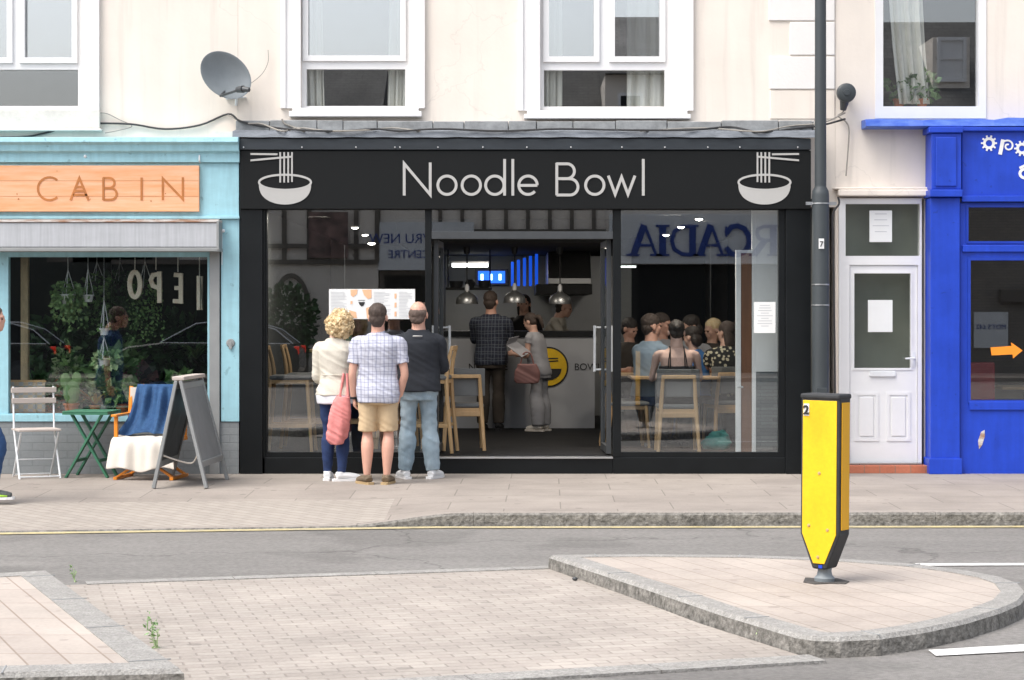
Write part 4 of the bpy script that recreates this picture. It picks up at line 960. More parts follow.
br=MB(); br.tube([(dx+.03,.02,dz),(X(237,.1),.1,H(92,.1)),(X(236,.2),.21,H(105,.2))],.014,8); br.beam((X(226,.2),.205,H(99,.2)),(X(246,.2),.205,H(97,.2)),.03,.01); br.tube([(X(226,.2),.2,H(98,.2)),(dx,.03,dz-.03)],.010,8); br.tube([(X(243,.2),.2,H(98,.2)),(dx+.02,.03,dz-.03)],.010,8); obj('bracket',br,M['whitemetal'],sd,smooth=True)
# round wall unit
wu=thing('wall_siren','round dark grey disc unit on the cream wall beside the lamp post','wall unit',(X(845,.1),.1,H(93,.1)))
x,z=X(846,.1),H(93,.1)
obj('disc',MB().lathe((x,.05,z),[(0,-.02),(.03,-.018),(.034,-.006),(.075,-.004),(.092,.01),(.095,.05),(.07,.06),(.03,.065),(.03,.17),(0,.17)],24,'y'),M['post'],wu,smooth=True)
obj('stem',MB().tube([(x-.01,.11,z-.06),(x-.02,.15,z-.16)],[.05,.03],10),M['dkmetal'],wu,smooth=True)
# ================================================================ LAMP POST
y=-.38; lx=X(820.5,y)
lp=thing('lamp_post','tall dark grey street lamp post in front of the white door jamb','lamp post',(lx,y,0))
obj('post_base',MB().lathe((lx,y,0),[(.082,0),(.082,2.68),(.078,2.72),(.056,2.76),(.056,2.77)],24),M['post'],lp,smooth=True)
obj('post_shaft',MB().lathe((lx,y,2.7),[(.056,0),(.052,3.6),(.0,3.62)],20),M['post'],lp,smooth=True)
ar=MB(); ar.tube([(lx,y,6.1),(lx,y,6.5),(lx,y-.25,6.85),(lx,y-1.1,7.0)],[.045,.04,.035,.03],12,sub=6); obj('arm',ar,M['post'],lp,smooth=True)
la=MB(); la.ell((lx,y-1.35,6.99),(.13,.34,.08),16,10); lao=obj('lantern',la,M['dish'],lp,smooth=True)
la=MB(); la.ell((lx,y-1.38,6.94),(.10,.25,.07),16,10); obj('lens',la,M['whitemetal'],lao,smooth=True)
for pz in (203.5,284.5,305): obj('steel_band',MB().lathe((lx,y,H(pz,y)-.008),[(.083,0),(.0865,.002),(.0865,.012),(.083,.014)],24),M['metal'],lp)
bd=MB(); bd.box(lx-.14,lx+.15,y-.02,y+.02,H(204,y)-.01,H(203,y)+.01); obj('bracket_bar',bd,M['metal'],lp)
tg=obj('number_plate',MB().box(lx-.03,lx+.02,y-.092,y-.086,H(249,y),H(241,y)+.02),M['white'],lp)
text('plate_number','7',.075,(lx-.005,y-.095,H(248,y)+.01),'inkb',tg)
obj('access_door',MB().box(lx-.05,lx+.05,y-.086,y-.07,.35,.85),M['post'],lp,bevel=.004)
# ================================================================ TRAFFIC BOLLARD
bx_,by_=G(824.5,581); by_-=0
bo_=thing('traffic_bollard','yellow traffic bollard with black edges and number 2 on the paved island','bollard',(bx_,by_,0),D2R(-30)); bo_.rotation_euler=(0,D2R(.5),D2R(-36))
W,D=.125,.070; z0,zt,zb=.12,1.085,.275
def L(name,mb,mat,parent=bo_,**k): return obj(name,mb,M[mat],parent,world=False,**k)
out=[(-W,zb),(-W,zt),(W,zt),(W,zb),(.045,.075),(-.045,.075)]
L('bollard_body',MB().prism(out,-D,D),'rubber',bevel=.012)
i_=.016; inn=[(-W+i_,zb+.004),(-W+i_,zt-.035),(W-i_,zt-.035),(W-i_,zb+.004),(.036,.108),(-.036,.108)]
fp=L('yellow_panel',MB().prism(inn,-D-.006,-D-.001),'yellow',bevel=.002)
L('back_panel',MB().prism(inn,D+.001,D+.006),'dkmetal',bevel=.002)
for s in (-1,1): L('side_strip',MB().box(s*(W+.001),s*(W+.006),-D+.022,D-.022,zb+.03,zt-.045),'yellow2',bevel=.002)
L('top_cap',MB().box(-W-.003,W+.003,-D-.008,D+.008,zt-.026,zt+.004),'rubber',bevel=.01)
rv=MB(); M['oldbolt']=pm('bolt_head',(.50,.33,.16),.5)
for a,b in ((0,.63),(-.065,.325),(.055,.305),(-.005,.145)): rv.lathe((a,-D-.006,b),[(0,-.006),(.007,-.005),(.010,0),(0,0)],12,'y')
L('bolt',rv,'oldbolt',smooth=True)
np_=L('number_plate',MB().box(-W+.022,-W+.058,-D-.009,-D-.0065,zt-.125,zt-.055),'white')
nb=text('plate_number','2',.072,(0,0,0),'inkb',bold=.002); nb.parent=np_; nb.location=(-W+.040,-D-.0125,zt-.115)
L('sticker',MB().box(-.002,.022,-D-.004,-D-.0005,.082,.100),'blue')
L('spring_base',MB().lathe((0,0,0),[(.058,0),(.060,.02),(.045,.035),(.040,.06),(.05,.10),(.0,.105)],20),'dish',smooth=True)
# ================================================================ A-FRAME, CHAIRS AND TABLE ON THE PAVEMENT
M['greypanel']=pm('grey_weathered_panel',(.20,.21,.215),.7,var=.15,scale=4)
af=thing('sandwich_board','weathered grey wooden A-frame sign with rope standing outside the plant shop','sandwich board',(-2.96,-1.2,0))
ridge0=Vector((-2.975,-1.62,.955)); ridge1=Vector((-2.93,-.72,.955))
feet={('l',0):Vector((-3.19,-1.66,0)),('r',0):Vector((-2.72,-1.66,0)),('l',1):Vector((-3.19,-.70,0)),('r',1):Vector((-2.66,-.74,0))}
for s in 'lr':
    mb=MB()
    sx=-1 if s=='l' else 1
    for k in (0,1):
        top=(ridge0 if k==0 else ridge1)+Vector((sx*.02,0,0)); mb.beam(feet[(s,k)],top,.03,.062,up=(0,1,0))
    def lerp(k,t): return feet[(s,k)].lerp((ridge0 if k==0 else ridge1)+Vector((sx*.02,0,0)),t)
    for t in (.22,.95): mb.beam(lerp(0,t),lerp(1,t),.03,.055)
    fo=obj('hinged_frame',mb,M['greypaint'],af,bevel=.004)
    a0,a1,b1,b0=[lerp(0,.23),lerp(1,.23),lerp(1,.94),lerp(0,.94)]
    off=Vector((.006,0,0)); q=MB(); q.add([p-off for p in (a0,a1,b1,b0)]+[p+off for p in (a0,a1,b1,b0)],[(0,1,2,3),(7,6,5,4),(0,4,5,1),(1,5,6,2),(2,6,7,3),(3,7,4,0)])
    obj('chalkboard_panel',q,M['greypanel'] if s=='r' else M['black'],fo)
mb=MB(); mb.beam(ridge0+Vector((0,-.03,.02)),ridge1+Vector((0,.03,.02)),.11,.035); obj('top_cap',mb,M['slatw'],af,bevel=.008)
rp=MB(); rp.tube([feet[('l',0)].lerp(ridge0,.3)+Vector((.01,.05,0)),Vector((-3.0,-1.5,.235)),Vector((-2.88,-1.45,.21)),feet[('r',0)].lerp(ridge0,.32)+Vector((-.01,.1,0))],.008,8,sub=6); obj('rope',rp,M['canvas'],af,smooth=True)
# bistro chair
bc=thing('folding_chair','white folding bistro chair with grey wooden slats by the plant shop window','chair',(X(36,-.45),-.45,0),D2R(24))
def part(name,mb,mat,root,**k): return obj(name,mb,M[mat],root,world=False,**k)
fr=MB()
for s in (-1,1):
    x=s*.19
    fr.tube([(x,.13,.86),(x,.09,.46),(x,-.20,0)],.0095,8)       # back upright to front foot
    fr.tube([(x*.93,-.19,.44),(x*.93,.20,0)],.0095,8)
fr.tube([(-.19,-.195,.02),(.19,-.195,.02)],.007,8); fr.tube([(-.178,.05,.17),(.178,.05,.17)],.006,8); fr.tube([(-.178,.19,.02),(.178,.19,.02)],.006,8)
part('frame',fr,'whitemetal',bc,smooth=True)
se=MB()
for k in range(7): yy=-.20+k*.055; se.box(-.20,.20,yy,yy+.04,.445,.465)
part('seat',se,'slatw',bc,bevel=.004)
bk=MB(); bk.box(-.215,.215,.10,.118,.80,.85); bk.box(-.21,.21,.09,.108,.70,.75); part('backrest',bk,'slatw',bc,bevel=.005)
# green table
gt=thing('folding_table','small green folding table with crossed legs outside the plant shop','table',(X(92,-.35),-.35,0),D2R(-6))
tt=MB(); tt.wall(-.22,.22,.598,.618,-.22,.22,[]); 
for k in range(7): tt.box(-.22,.22,-.22+k*.064,-.22+k*.064+.054,.619,.632)
part('table_top',tt,'green',gt,bevel=.003)
for s in (-1,1):
    lg=MB(); lg.beam((-.20*s,-.16*s,.0),(.14*s,-.16*s,.60),.018,.055,up=(0,1,0)); lg.beam((-.20*s,.16*s-.0,.0),(.14*s,.16*s,.60),.018,.055,up=(0,1,0)) if False else None
    lg=MB(); yv=-.17 if s>0 else -.145
    lg.beam((-.20*s,yv,0),(.15*s,yv,.60),.02,.056,up=(0,1,0)); lg.beam((-.20*s,-yv-(.0),0),(.15*s,-yv,.60),.02,.056,up=(0,1,0)); lg.beam((-.11*s,yv,.16),(-.11*s,-yv,.16),.02,.03)
    part('leg_frame',lg,'green',gt,bevel=.003)
# director chair
dc=thing('director_chair','orange wooden director chair with cream canvas, draped with cloths','chair',(X(151,-.55),-.55,0),D2R(-7))
fr=MB()
for y in (-.20,.20):
    fr.beam((-.27,y,.02),(.25,y,.36),.022,.05,up=(0,1,0)); fr.beam((.27,y+.024,.02),(-.25,y+.024,.36),.022,.05,up=(0,1,0))
for s in (-1,1): fr.beam((s*.27,-.25,.015),(s*.27,.27,.015),.035,.03)
part('crossed_leg_frame',fr,'orange',dc,bevel=.004)
for s in (-1,1):
    am=MB(); am.beam((s*.28,-.26,.60),(s*.28,.24,.60),.055,.022); am.beam((s*.275,-.2,.36),(s*.275,-.2,.59),.035,.03); am.beam((s*.275,.19,.36),(s*.265,.24,.86),.035,.028); am.beam((s*.275,-.24,.37),(s*.275,.23,.37),.03,.035)
    part('arm_frame',am,'orange',dc,bevel=.005)
cv=MB(); cv.loft([[(-.27,.215+.0,z),(0,.25,z),(.27,.215,z),(.27,.225,z),(0,.26,z),(-.27,.225,z)] for z in (.62,.85)]); part('canvas_back',cv,'canvas',dc)
cv=MB(); cv.loft([[(-.26,y,.375),(0,y,.35),(.26,y,.375),(.26,y,.383),(0,y,.358),(-.26,y,.383)] for y in (-.22,.2)]); part('canvas_seat',cv,'canvas',dc)
def cloth(prof,xa,xb,nx,fold,seed,thick=.008,rag=.02):
    """cloth following a (y,z) profile across x, with hanging folds"""
    rnd=random.Random(seed); n=len(prof); vs=[]
    for j,(y,z,wsc,f) in enumerate(prof):
        for i in range(nx+1):
            t=i/nx; x=xa+(xb-xa)*t; xc=(xa+xb)/2; x=xc+(x-xc)*wsc
            ph=noise.noise(Vector((t*5,seed,j*.15)))*3
            d=f*fold*(math.sin(t*17+ph)+.5*math.sin(t*31+seed))
            zz=z-(rag*(noise.noise(Vector((t*3,seed+9,0)))) if j>n*.6 else 0)
            vs.append((x,y+d,zz))
    mb=MB(); N_=nx+1; fs=[(j*N_+i,j*N_+i+1,(j+1)*N_+i+1,(j+1)*N_+i) for j in range(n-1) for i in range(nx)]
    mb.add(vs,fs); return mb
def solid(o,t): m=o.modifiers.new('thick','SOLIDIFY'); m.thickness=t; m.offset=0; s=o.modifiers.new('sub','SUBSURF'); s.levels=s.render_levels=1; return o
th_=cloth([(.31,.62,1,.3),(.29,.75,1,.2),(.27,.86,.98,.1),(.245,.885,.97,.1),(.21,.865,.97,.3),(.17,.78,1.0,.8),(.12,.66,1.06,1),(.04,.56,1.14,1),(-.05,.50,1.22,.9),(-.12,.455,1.28,.8),(-.17,.43,1.30,.6)],-.21,.20,60,.040,3,rag=.05)
o=obj('blue_throw',th_,M['denim'],smooth=True); o.location=dc.location; o.rotation_euler=dc.rotation_euler; solid(o,.006)
tag(o,'dark blue throw draped over the back of the orange director chair','throw')
th_=cloth([(.15,.40,.95,.1),(-.02,.41,.98,.1),(-.18,.405,1.0,.15),(-.255,.385,1.02,.3),(-.275,.33,1.05,.6),(-.285,.25,1.1,.8),(-.29,.17,1.14,1),(-.30,.10,1.17,1.1)],-.30,.27,40,.014,8,rag=.04)
o=obj('cream_cloth',th_,M['canvas'],smooth=True); o.location=dc.location; o.rotation_euler=dc.rotation_euler; solid(o,.008)
tag(o,'cream cloth hanging over the seat of the orange director chair','cloth')
# ================================================================ PLANTS
def leaves(mb,c,r,n,size,droop=.2,shape=1.0,rnd=random,inner=.3,wide=.45):
    for _ in range(n):
        while True:
            d=Vector((rnd.uniform(-1,1),rnd.uniform(-1,1),rnd.uniform(-1,1)))
            if .05<d.length<1: break
        d=d.normalized()*(inner+(1-inner)*rnd.random()**.6)
        p=Vector(c)+Vector((d.x*r[0],d.y*r[1],d.z*r[2])); 
        a=Vector((d.x+rnd.uniform(-.6,.6),d.y+rnd.uniform(-.6,.6),d.z*shape+rnd.uniform(-.5,.6)-droop)).normalized(); s=size*rnd.uniform(.6,1.3)
        b=a.cross(Vector((rnd.uniform(-1,1),rnd.uniform(-1,1),rnd.uniform(-1,1)))).normalized()*s*wide; nrm=a.cross(b).normalized()*s*.12
        mb.add([p,p+a*s*.45+b+nrm,p+a*s,p+a*s*.45-b+nrm,p+a*s*.5-nrm],[(0,1,4),(1,2,4),(2,3,4),(3,0,4)])
def blades(mb,c,n,L,w,rise,droop,rnd=random,spread=1):
    for k in range(n):
        t=rnd.uniform(0,2*PI); l=L*rnd.uniform(.7,1.15); d=Vector((math.cos(t),math.sin(t),0))*spread; sd=Vector((-math.sin(t),math.cos(t),0)); up=rnd.uniform(.5,1)*rise
        pts=[]
        for j in range(6):
            u=j/5; p=Vector(c)+d*l*u*.8+Vector((0,0,l*(up*u-droop*u*u))); ww=w*(1-u)**.6*(.6+.8*min(1,u*3)); pts+= [p-sd*ww/2,p+sd*ww/2]
        mb.add(pts,[(2*j,2*j+1,2*j+3,2*j+2) for j in range(5)])
def pot(t,c,r,h,mat):
    obj('pot',MB().lathe(c,[(0,0),(r*.72,0),(r*.95,h*.82),(r*1.08,h*.82),(r*1.08,h),(r*.9,h),(r*.88,h*.9),(0,h*.88)],20),M[mat],t,smooth=True)
SH=H(412,.5)+.0
def plant(name,lab,p,base_py,y,potr,poth,potmat,fol,leafm,group=None):
    rnd=random.Random(int(p*7)); z=SH if base_py is None else H(base_py,y); x=X(p,y)
    t=thing(name,lab,'plant',(x,y,z),0,group)
    if potr: pot(t,(x,y,z),potr,poth,potmat)
    mb=MB(); c=Vector((x,y,z+poth))
    fol(mb,c,rnd); obj('leaves',mb,M[leafm],t); return t
plant('cactus','paddle cactus in a terracotta pot behind the left half of the green table',71.5,None,.20,.075,.10,'tc',lambda m,c,r:[m.ell(c+Vector((0,0,.11)),(.085,.022,.12)),m.ell(c+Vector((-.06,0,.22)),(.055,.018,.08)),m.ell(c+Vector((.05,.01,.24)),(.05,.018,.07))],'leaf')
M['leafm']=leafmat('leaf_mid',(.10,.20,.07),(.24,.38,.14))
PL=[('houseplant','yellow and red bladed plant behind the green table',95,.24,.055,.08,'tc',lambda m,c,r:blades(m,c,34,.30,.035,1.1,.5,r),'leafy'),
 ('houseplant','broad-leaved green plant in the middle of the plant shop window',113,.55,.10,.16,'black',lambda m,c,r:leaves(m,c+Vector((0,0,.22)),(.20,.15,.20),60,.15,.1,1,r),'leaf'),
 ('houseplant','leafy green plant in a terracotta pot behind the director chair',122,.30,.065,.09,'tc',lambda m,c,r:leaves(m,c+Vector((0,0,.10)),(.14,.10,.10),80,.09,.2,1,r),'leaf'),
 ('houseplant','pale variegated plant low in the shop window above the table',66,.60,.07,.1,'potw',lambda m,c,r:leaves(m,c+Vector((0,0,.36)),(.12,.12,.24),120,.075,.1,1,r),'leafv'),
 ('houseplant','dark green plant in a black pot beside the patterned board',54-14,.55,.07,.1,'black',lambda m,c,r:leaves(m,c+Vector((0,0,.14)),(.12,.10,.15),70,.10,.1,1,r),'leafd'),
 ('houseplant','purple-leaved plant behind the blue throw',141,.7,.07,.1,'black',lambda m,c,r:leaves(m,c+Vector((0,0,.2)),(.12,.12,.16),34,.12,.1,1,r),'leafp'),
 ('palm','spiky palm behind the A-frame sign',196,.9,.10,.30,'black',lambda m,c,r:blades(m,c+Vector((0,0,.22)),60,.50,.025,1.0,.6,r),'leaf'),
 ('fern','arching fern right of the director chair',165,.75,.08,.15,'tc',lambda m,c,r:blades(m,c,50,.36,.03,1.2,.9,r),'leafd'),
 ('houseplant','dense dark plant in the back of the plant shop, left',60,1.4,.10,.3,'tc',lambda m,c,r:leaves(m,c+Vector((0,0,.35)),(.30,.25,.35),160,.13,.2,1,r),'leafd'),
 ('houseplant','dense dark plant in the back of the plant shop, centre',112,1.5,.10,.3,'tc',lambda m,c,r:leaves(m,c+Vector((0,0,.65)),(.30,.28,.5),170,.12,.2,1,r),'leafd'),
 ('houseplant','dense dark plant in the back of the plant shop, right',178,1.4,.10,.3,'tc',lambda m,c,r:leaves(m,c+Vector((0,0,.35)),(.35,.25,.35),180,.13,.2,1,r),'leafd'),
 ('houseplant','low bushy plant with round leaves at the far left of the shop window sill',52,.42,.05,.07,'tc',lambda m,c,r:leaves(m,c+Vector((0,0,.09)),(.10,.09,.10),60,.06,.1,1,r,wide=.6),'leaf'),
 ('houseplant','tall narrow green plant just right of the cactus',75,.50,.05,.07,'tc',lambda m,c,r:leaves(m,c+Vector((0,0,.24)),(.10,.09,.26),90,.10,.1,1,r),'leaf'),
 ('houseplant','pale green trailing plant spilling over the sill near the white pot',105,.38,.05,.07,'potw',lambda m,c,r:leaves(m,c+Vector((0,0,.12)),(.16,.10,.13),90,.10,.1,1,r),'leafv'),
 ('houseplant','large arching-leaved plant in the middle of the sill, above the throw',140,.45,.06,.09,'tc',lambda m,c,r:blades(m,c,36,.34,.06,1.1,.6,r),'leaf'),
 ('houseplant','glossy green plant at the right end of the sill beside the palm',182,.40,.06,.08,'tc',lambda m,c,r:leaves(m,c+Vector((0,0,.16)),(.16,.12,.17),80,.12,.1,1,r),'leaf'),
 ('houseplant','upright green plant standing behind the middle of the shop window',92+34,.85,.10,.2,'potw',lambda m,c,r:leaves(m,c+Vector((0,0,.25)),(.16,.14,.25),110,.11,.1,1,r),'leaf')]
for (nm,lab,p,y,pr,ph,pmn,fol,lm) in PL: plant(nm,lab,p,None,y,pr,ph,pmn,fol,lm)
pt=thing('plant_pot','small white empty pot beside the yellow and red plant','pot',(X(103,.28),.28,SH)); obj('pot_body',MB().lathe((X(103,.28),.28,SH),[(0,0),(.028,0),(.042,.05),(.044,.085),(.036,.085),(.03,.03),(0,.03)],16),M['potw'],pt,smooth=True)
def hanger(p,ytop,ypot,y,r,lab,fol,lm,potm='potw',sec=None):
    rnd=random.Random(int(p)); x=X(p,y); zt=H(ytop,y); zp=H(ypot,y)
    t=thing('hanging_plant',lab,'hanging plant',(x,y,zp))
    co=MB()
    for k in range(3):
        a=2*PI*k/3+.5; co.tube([(x,y,zt),(x+r*math.cos(a),y+r*math.sin(a),zp+r*1.3)],.004,5)
    if zt<2.4: co.tube([(x,y,zt),(x,y,2.5)],.003,5)
    obj('cord',co,M['whitemetal'],t)
    pot(t,(x,y,zp),r,r*1.3,potm)
    m=MB(); fol(m,Vector((x,y,zp+r*1.3)),rnd); obj('leaves',m,M[lm],t); return t
def trail(m,c,r,n,rad,ln,s=.05):
    for k in range(n):
        a=r.uniform(0,2*PI); R_=rad*r.uniform(.5,1.1); L_=ln*r.uniform(.3,1)
        for j in range(int(L_/.035)):
            p=c+Vector((R_*math.cos(a),R_*math.sin(a),-j*.035)); leaves(m,p,(.012,.012,.012),1,s,.6,1,r)
hanger(68,270,304,.28,.075,'bushy hanging plant at left in the plant shop window',lambda m,c,r:(leaves(m,c+Vector((0,0,-.02)),(.16,.15,.15),260,.055,.6,.7,r),trail(m,c,r,30,.15,.40)),'leafm','potw')
hanger(88,269,302,.3,.055,'small white pot hanging beside the bushy hanging plant',lambda m,c,r:leaves(m,c,(.05,.05,.04),14,.05,0,1,r),'leaf')
hanger(104,300,335,.26,.05,'white pot on cords in the middle of the plant shop window',lambda m,c,r:leaves(m,c+Vector((0,0,.01)),(.05,.05,.03),12,.05,0,1,r),'leaf')
hanger(104,337,366,.26,.06,'lower white pot of variegated trailing leaves hung under another pot',lambda m,c,r:(leaves(m,c+Vector((.03,0,-.02)),(.14,.10,.08),70,.07,.3,1,r)),'leafv')
hanger(97,262,292,.6,.08,'green trailing plant hanging high behind the white pots',lambda m,c,r:(leaves(m,c,(.13,.12,.09),70,.06,.4,1,r),trail(m,c,r,14,.12,.6)),'leaf','black')
hanger(145,262,300,.5,.09,'long trailing plant hanging behind the letters O and P',lambda m,c,r:(leaves(m,c,(.13,.12,.08),70,.05,.5,1,r),trail(m,c,r,26,.16,.7,.035)),'leaf','black')
hanger(120,262,296,1.2,.09,'dark trailing plant hanging in the back of the plant shop',lambda m,c,r:(leaves(m,c,(.2,.16,.14),110,.06,.5,1,r),trail(m,c,r,24,.2,.8)),'leafd','black')
bd=thing('patterned_board','square tan and grey patterned board behind the folding chair','board',(X(29,.2),.2,SH)); obj('board_panel',MB().box(X(11,.2),X(46,.2),.16,.19,H(412.5,.2),H(382,.2)),M['patt'],bd,bevel=.003); obj('board_edge',MB().box(X(11,.2)-.006,X(46,.2)+.006,.165,.2,H(382,.2)+.001,H(382,.2)+.02),M['oak'],bd)
# hanging letters
def hang_letter(nm,lab,p,y,build,top):
    x=X(p,y); t=thing(nm,lab,'letter',(x,y,H(top,y)))
    obj('string',MB().tube([(x,y,H(top,y)),(x,y,2.52)],.005,5),M['canvas'],t)
    mb=MB(); build(mb,x,y); obj('letter_body',mb,M['lett'],t,bevel=.004)
M['lett']=pm('printed_paper_letter',(.80,.72,.58),.8,col2=(.62,.38,.25),scale=14)
M['lett'].node_tree.nodes['Color Ramp'].color_ramp.elements[0].position=.5; M['lett'].node_tree.nodes['Color Ramp'].color_ramp.elements[1].position=.75
k=1/101.5
hang_letter('hanging_letter','hanging letter O, first of the four in the plant shop window',135,.25,lambda m,x,y:m.stroke(arc(x,H(284.5,y),5.2*k,12.5*k,0,342,22),.045,y-.02,.04,True),270)
hang_letter('hanging_letter','hanging letter P seen from behind, second of the four in the window',156,.25,lambda m,x,y:(m.stroke([(x+3.6*k,H(303,y)),(x+3.6*k,H(271.5,y))],.045,y-.02,.04),m.stroke([(x+3*k,H(274,y)),(x-3*k,H(275,y)),(x-5*k,H(280,y)),(x-3*k,H(286,y)),(x+3*k,H(288,y))],.042,y-.019,.038)),270)
hang_letter('hanging_letter','hanging letter E seen from behind, third of the four in the window',178,.25,lambda m,x,y:(m.stroke([(x-4*k,H(274.8,y)),(x+3*k,H(275.2,y)),(x+3*k,H(301.5,y)),(x-5*k,H(301,y))],.042,y-.02,.04),m.stroke([(x+2*k,H(288,y)),(x-3.4*k,H(288,y))],.04,y-.019,.038)),272)
hang_letter('hanging_letter','hanging letter N turned edge-on, last of the four in the window',199.5,.25,lambda m,x,y:(m.prism([(y-.11,H(310,y)),(y-.11,H(276,y)),(y-.07,H(276,y)),(y+.06,H(300,y)),(y+.06,H(276,y)),(y+.11,H(276,y)),(y+.11,H(310,y)),(y+.07,H(310,y)),(y-.06,H(286,y)),(y-.06,H(310,y))],x-.012,x+.022,axis='x')),277)
# window plants upstairs at the right
def upper_plant(p,y,lab,n,r,seed):
    x=X(p,y); z=H(107,y); t=thing('windowsill_plant',lab,'plant',(x,y,z)); pot(t,(x,y,z),.06,.08,'tc'); m=MB(); rn=random.Random(seed); leaves(m,(x,y,z+.08+r*.8),(r,r*.7,r),n,.08,.1,1,rn); obj('leaves',m,M['leaf'],t)
upper_plant(922,.45,'green leafy plant on the sill of the upper window above the blue shop',120,.15,1)
upper_plant(899,.5,'smaller dark plant on the sill of the upper window above the blue shop',50,.12,2)
obj_sill=obj('window_board',MB().box(X(870,.5),X(990,.5),.475,.72,H(109,.5),H(107.2,.5)),M['upvc'],rb)
# curtains
def curtain(x0,x1,z0,z1,y,lab,tie=0,seed=1):
    mb=MB(); n=40; rows=10; vs=[]
    for j in range(rows+1):
        v=j/rows; z=z1+(z0-z1)*v
        for i in range(n+1):
            u=i/n; x=x0+(x1-x0)*u; x+=tie*v*v*(1-u*.3); d=.028*math.sin(u*22+seed)+.015*math.sin(u*41+v*2)
            vs.append((x,y+d,z))
    q=n+1; mb.add(vs,[(j*q+i,j*q+i+1,(j+1)*q+i+1,(j+1)*q+i) for j in range(rows) for i in range(n)])
    o=solo('curtain',mb,M['curtain'],lab,'curtain',smooth=True); s_=o.modifiers.new('t','SOLIDIFY'); s_.thickness=.004
yy=.40
curtain(X(298,yy),X(322,yy),3.4,5.5,yy,'white curtain at the left side of the window above the restaurant logo',.05,1)
curtain(X(390,yy),X(414,yy),3.4,5.5,yy,'white curtain at the right side of the upper window left of the name',-.03,2)
curtain(X(538,yy),X(562,yy),3.4,5.5,yy,'white curtain at the left side of the upper window above Bowl',.0,3)
curtain(X(627,yy),X(676,yy),3.4,5.5,yy,'wide white curtain at the right side of the upper window above Bowl',.0,4)
curtain(X(886,yy),X(921,yy),H(104,yy),5.5,yy,'cream curtain hanging in the upper window above the blue shop',.13,5)
curtain(X(-62,yy),X(-30,yy),3.4,5.5,yy,'white curtain in the leftmost upper window beyond the picture edge',.0,6)
# weeds
def weed(p,py,zz,lab,h,n,seed):
    x,y=G(p,py,zz); rn=random.Random(seed); m=MB()
    for k in range(max(2,n//6)): 
        tp=(x+rn.uniform(-.04,.04),y+rn.uniform(-.03,.03),zz+h*rn.uniform(.6,1)); m.tube([(x,y,zz-.01),tp],.0025,4)
        for j in range(9): q=Vector((x,y,zz)).lerp(Vector(tp),.2+.8*j/6); leaves(m,q,(.006,.006,.006),1,.032*(h/.15)**.5,0,1,rn,wide=.22)
    solo('weed',m,M['leafv'] if seed%2 else M['leaf'],lab,'weed')
weed(157,650,-.1,'tallest weed growing beside the left island kerb',.12,22,1)
weed(147,632,-.1,'dry thin weed behind the tallest weed at the left island kerb',.08,8,2)
weed(75,582,-.1,'small weed at the far corner of the left island kerb',.09,14,3)
weed(722,627,-.1,'low weed at the foot of the right island kerb, left one',.07,24,5)
weed(760,641.5,-.1,'low weed at the foot of the right island kerb, right one',.05,26,7)
weed(672,609,-.1,'tiny weed at the foot of the right island kerb, farthest',.03,8,9)
solo('pebble',MB().ell((*G(575,582,-.1),-.08),(.018,.014,.012),10,7),M['dkmetal'],'small dark pebble on the block paving by the island corner','pebble',smooth=True)

# ================================================================ ACROSS THE STREET (seen mirrored in the glass)
OY=-34.0
def OX(p): return (p-CX)*54/F
def OZ(py): return CAMH+(HY-py)*54/F
tag(obj('far_pavement',MB().box(-60,60,-34.2,-30,-.3,.0),M['slab']),kind='structure')
def oroof(x0,x1,ze,par,zr=2.6):
    r=MB(); r.prism([(OY+.2,ze),(OY-4,ze+zr),(OY-8,ze),(OY-8,ze-.1),(OY+.3,ze-.1)],x0,x1,axis='x'); return obj('roof',r,M['slate'],par,bevel=0)
b1=thing('timbered_building','half-timbered building with a mural across the street','building',(OX(300)-3,OY-4,0))
obj('wall',MB().box(-10.5,OX(378),OY-8,OY,0,6.3),M['opwall'],b1)
obj('reflection_dark_panel',MB().box(-10.5,OX(225),OY+.002,OY+.05,0,2.9),pm('reflection_dark_panel',(.03,.035,.03),.7,var=.3),b1)  # added dark panel, keeps the mirrored view in the plant shop window dark
t=MB()
for p in (215,241,284,309,356,377): t.box(OX(p)-.06,OX(p)+.06,OY,OY+.06,OZ(262),6.2)
for py in (262,246,160,140): t.box(-10.5,OX(378),OY+.061,OY+.11,OZ(py)-.06,OZ(py)+.06)
for k in range(4,8): t.box(OX(-1+k*26)-.07,OX(-60+k*26)+.07,OY,OY+.06,OZ(262),6.2)
obj('timber_frame',t,M['timber'],b1)
obj('mural_panel',MB().box(OX(309),OX(348),OY+.061,OY+.14,OZ(258),OZ(212)),pm('mural',(.03,.03,.03),.8,col2=(.34,.22,.20),scale=3.5),b1)
a_=MB(); a_.stroke([(OX(291)+.52*math.cos(D2R(a))*1.0,OZ(325)+1.3*math.sin(D2R(a))) for a in range(0,181,10)],.12,OY+.03,.05); a_.box(OX(274),OX(308),OY+.005,OY+.02,0,OZ(325)); obj('arched_doorway',a_,M['timber'],b1)
oroof(-10.5,OX(378),6.3,b1,2.3)
b2=thing('rugby_centre_building','grey building with a pale blue sign board across the street','building',(OX(450),OY-4,0))
obj('wall',MB().box(OX(378)+.01,OX(606),OY-8,OY-.2,0,6.0),M['opgreen'],b2)
t=MB(); t.box(OX(378)+.05,OX(606),OY-.2,OY-.1,OZ(232),5.9); obj('upper_facade',t,M['opwall'],b2)
t=MB()
for k in range(8): t.box(OX(440+k*22)-.05,OX(440+k*22)+.05,OY-.099,OY-.03,OZ(229),OZ(140))
t.box(OX(379),OX(606),OY-.099,OY-.02,OZ(235),OZ(229)); obj('timber_frame',t,M['timber'],b2)
oroof(OX(378),OX(606),6.0,b2,2.5)
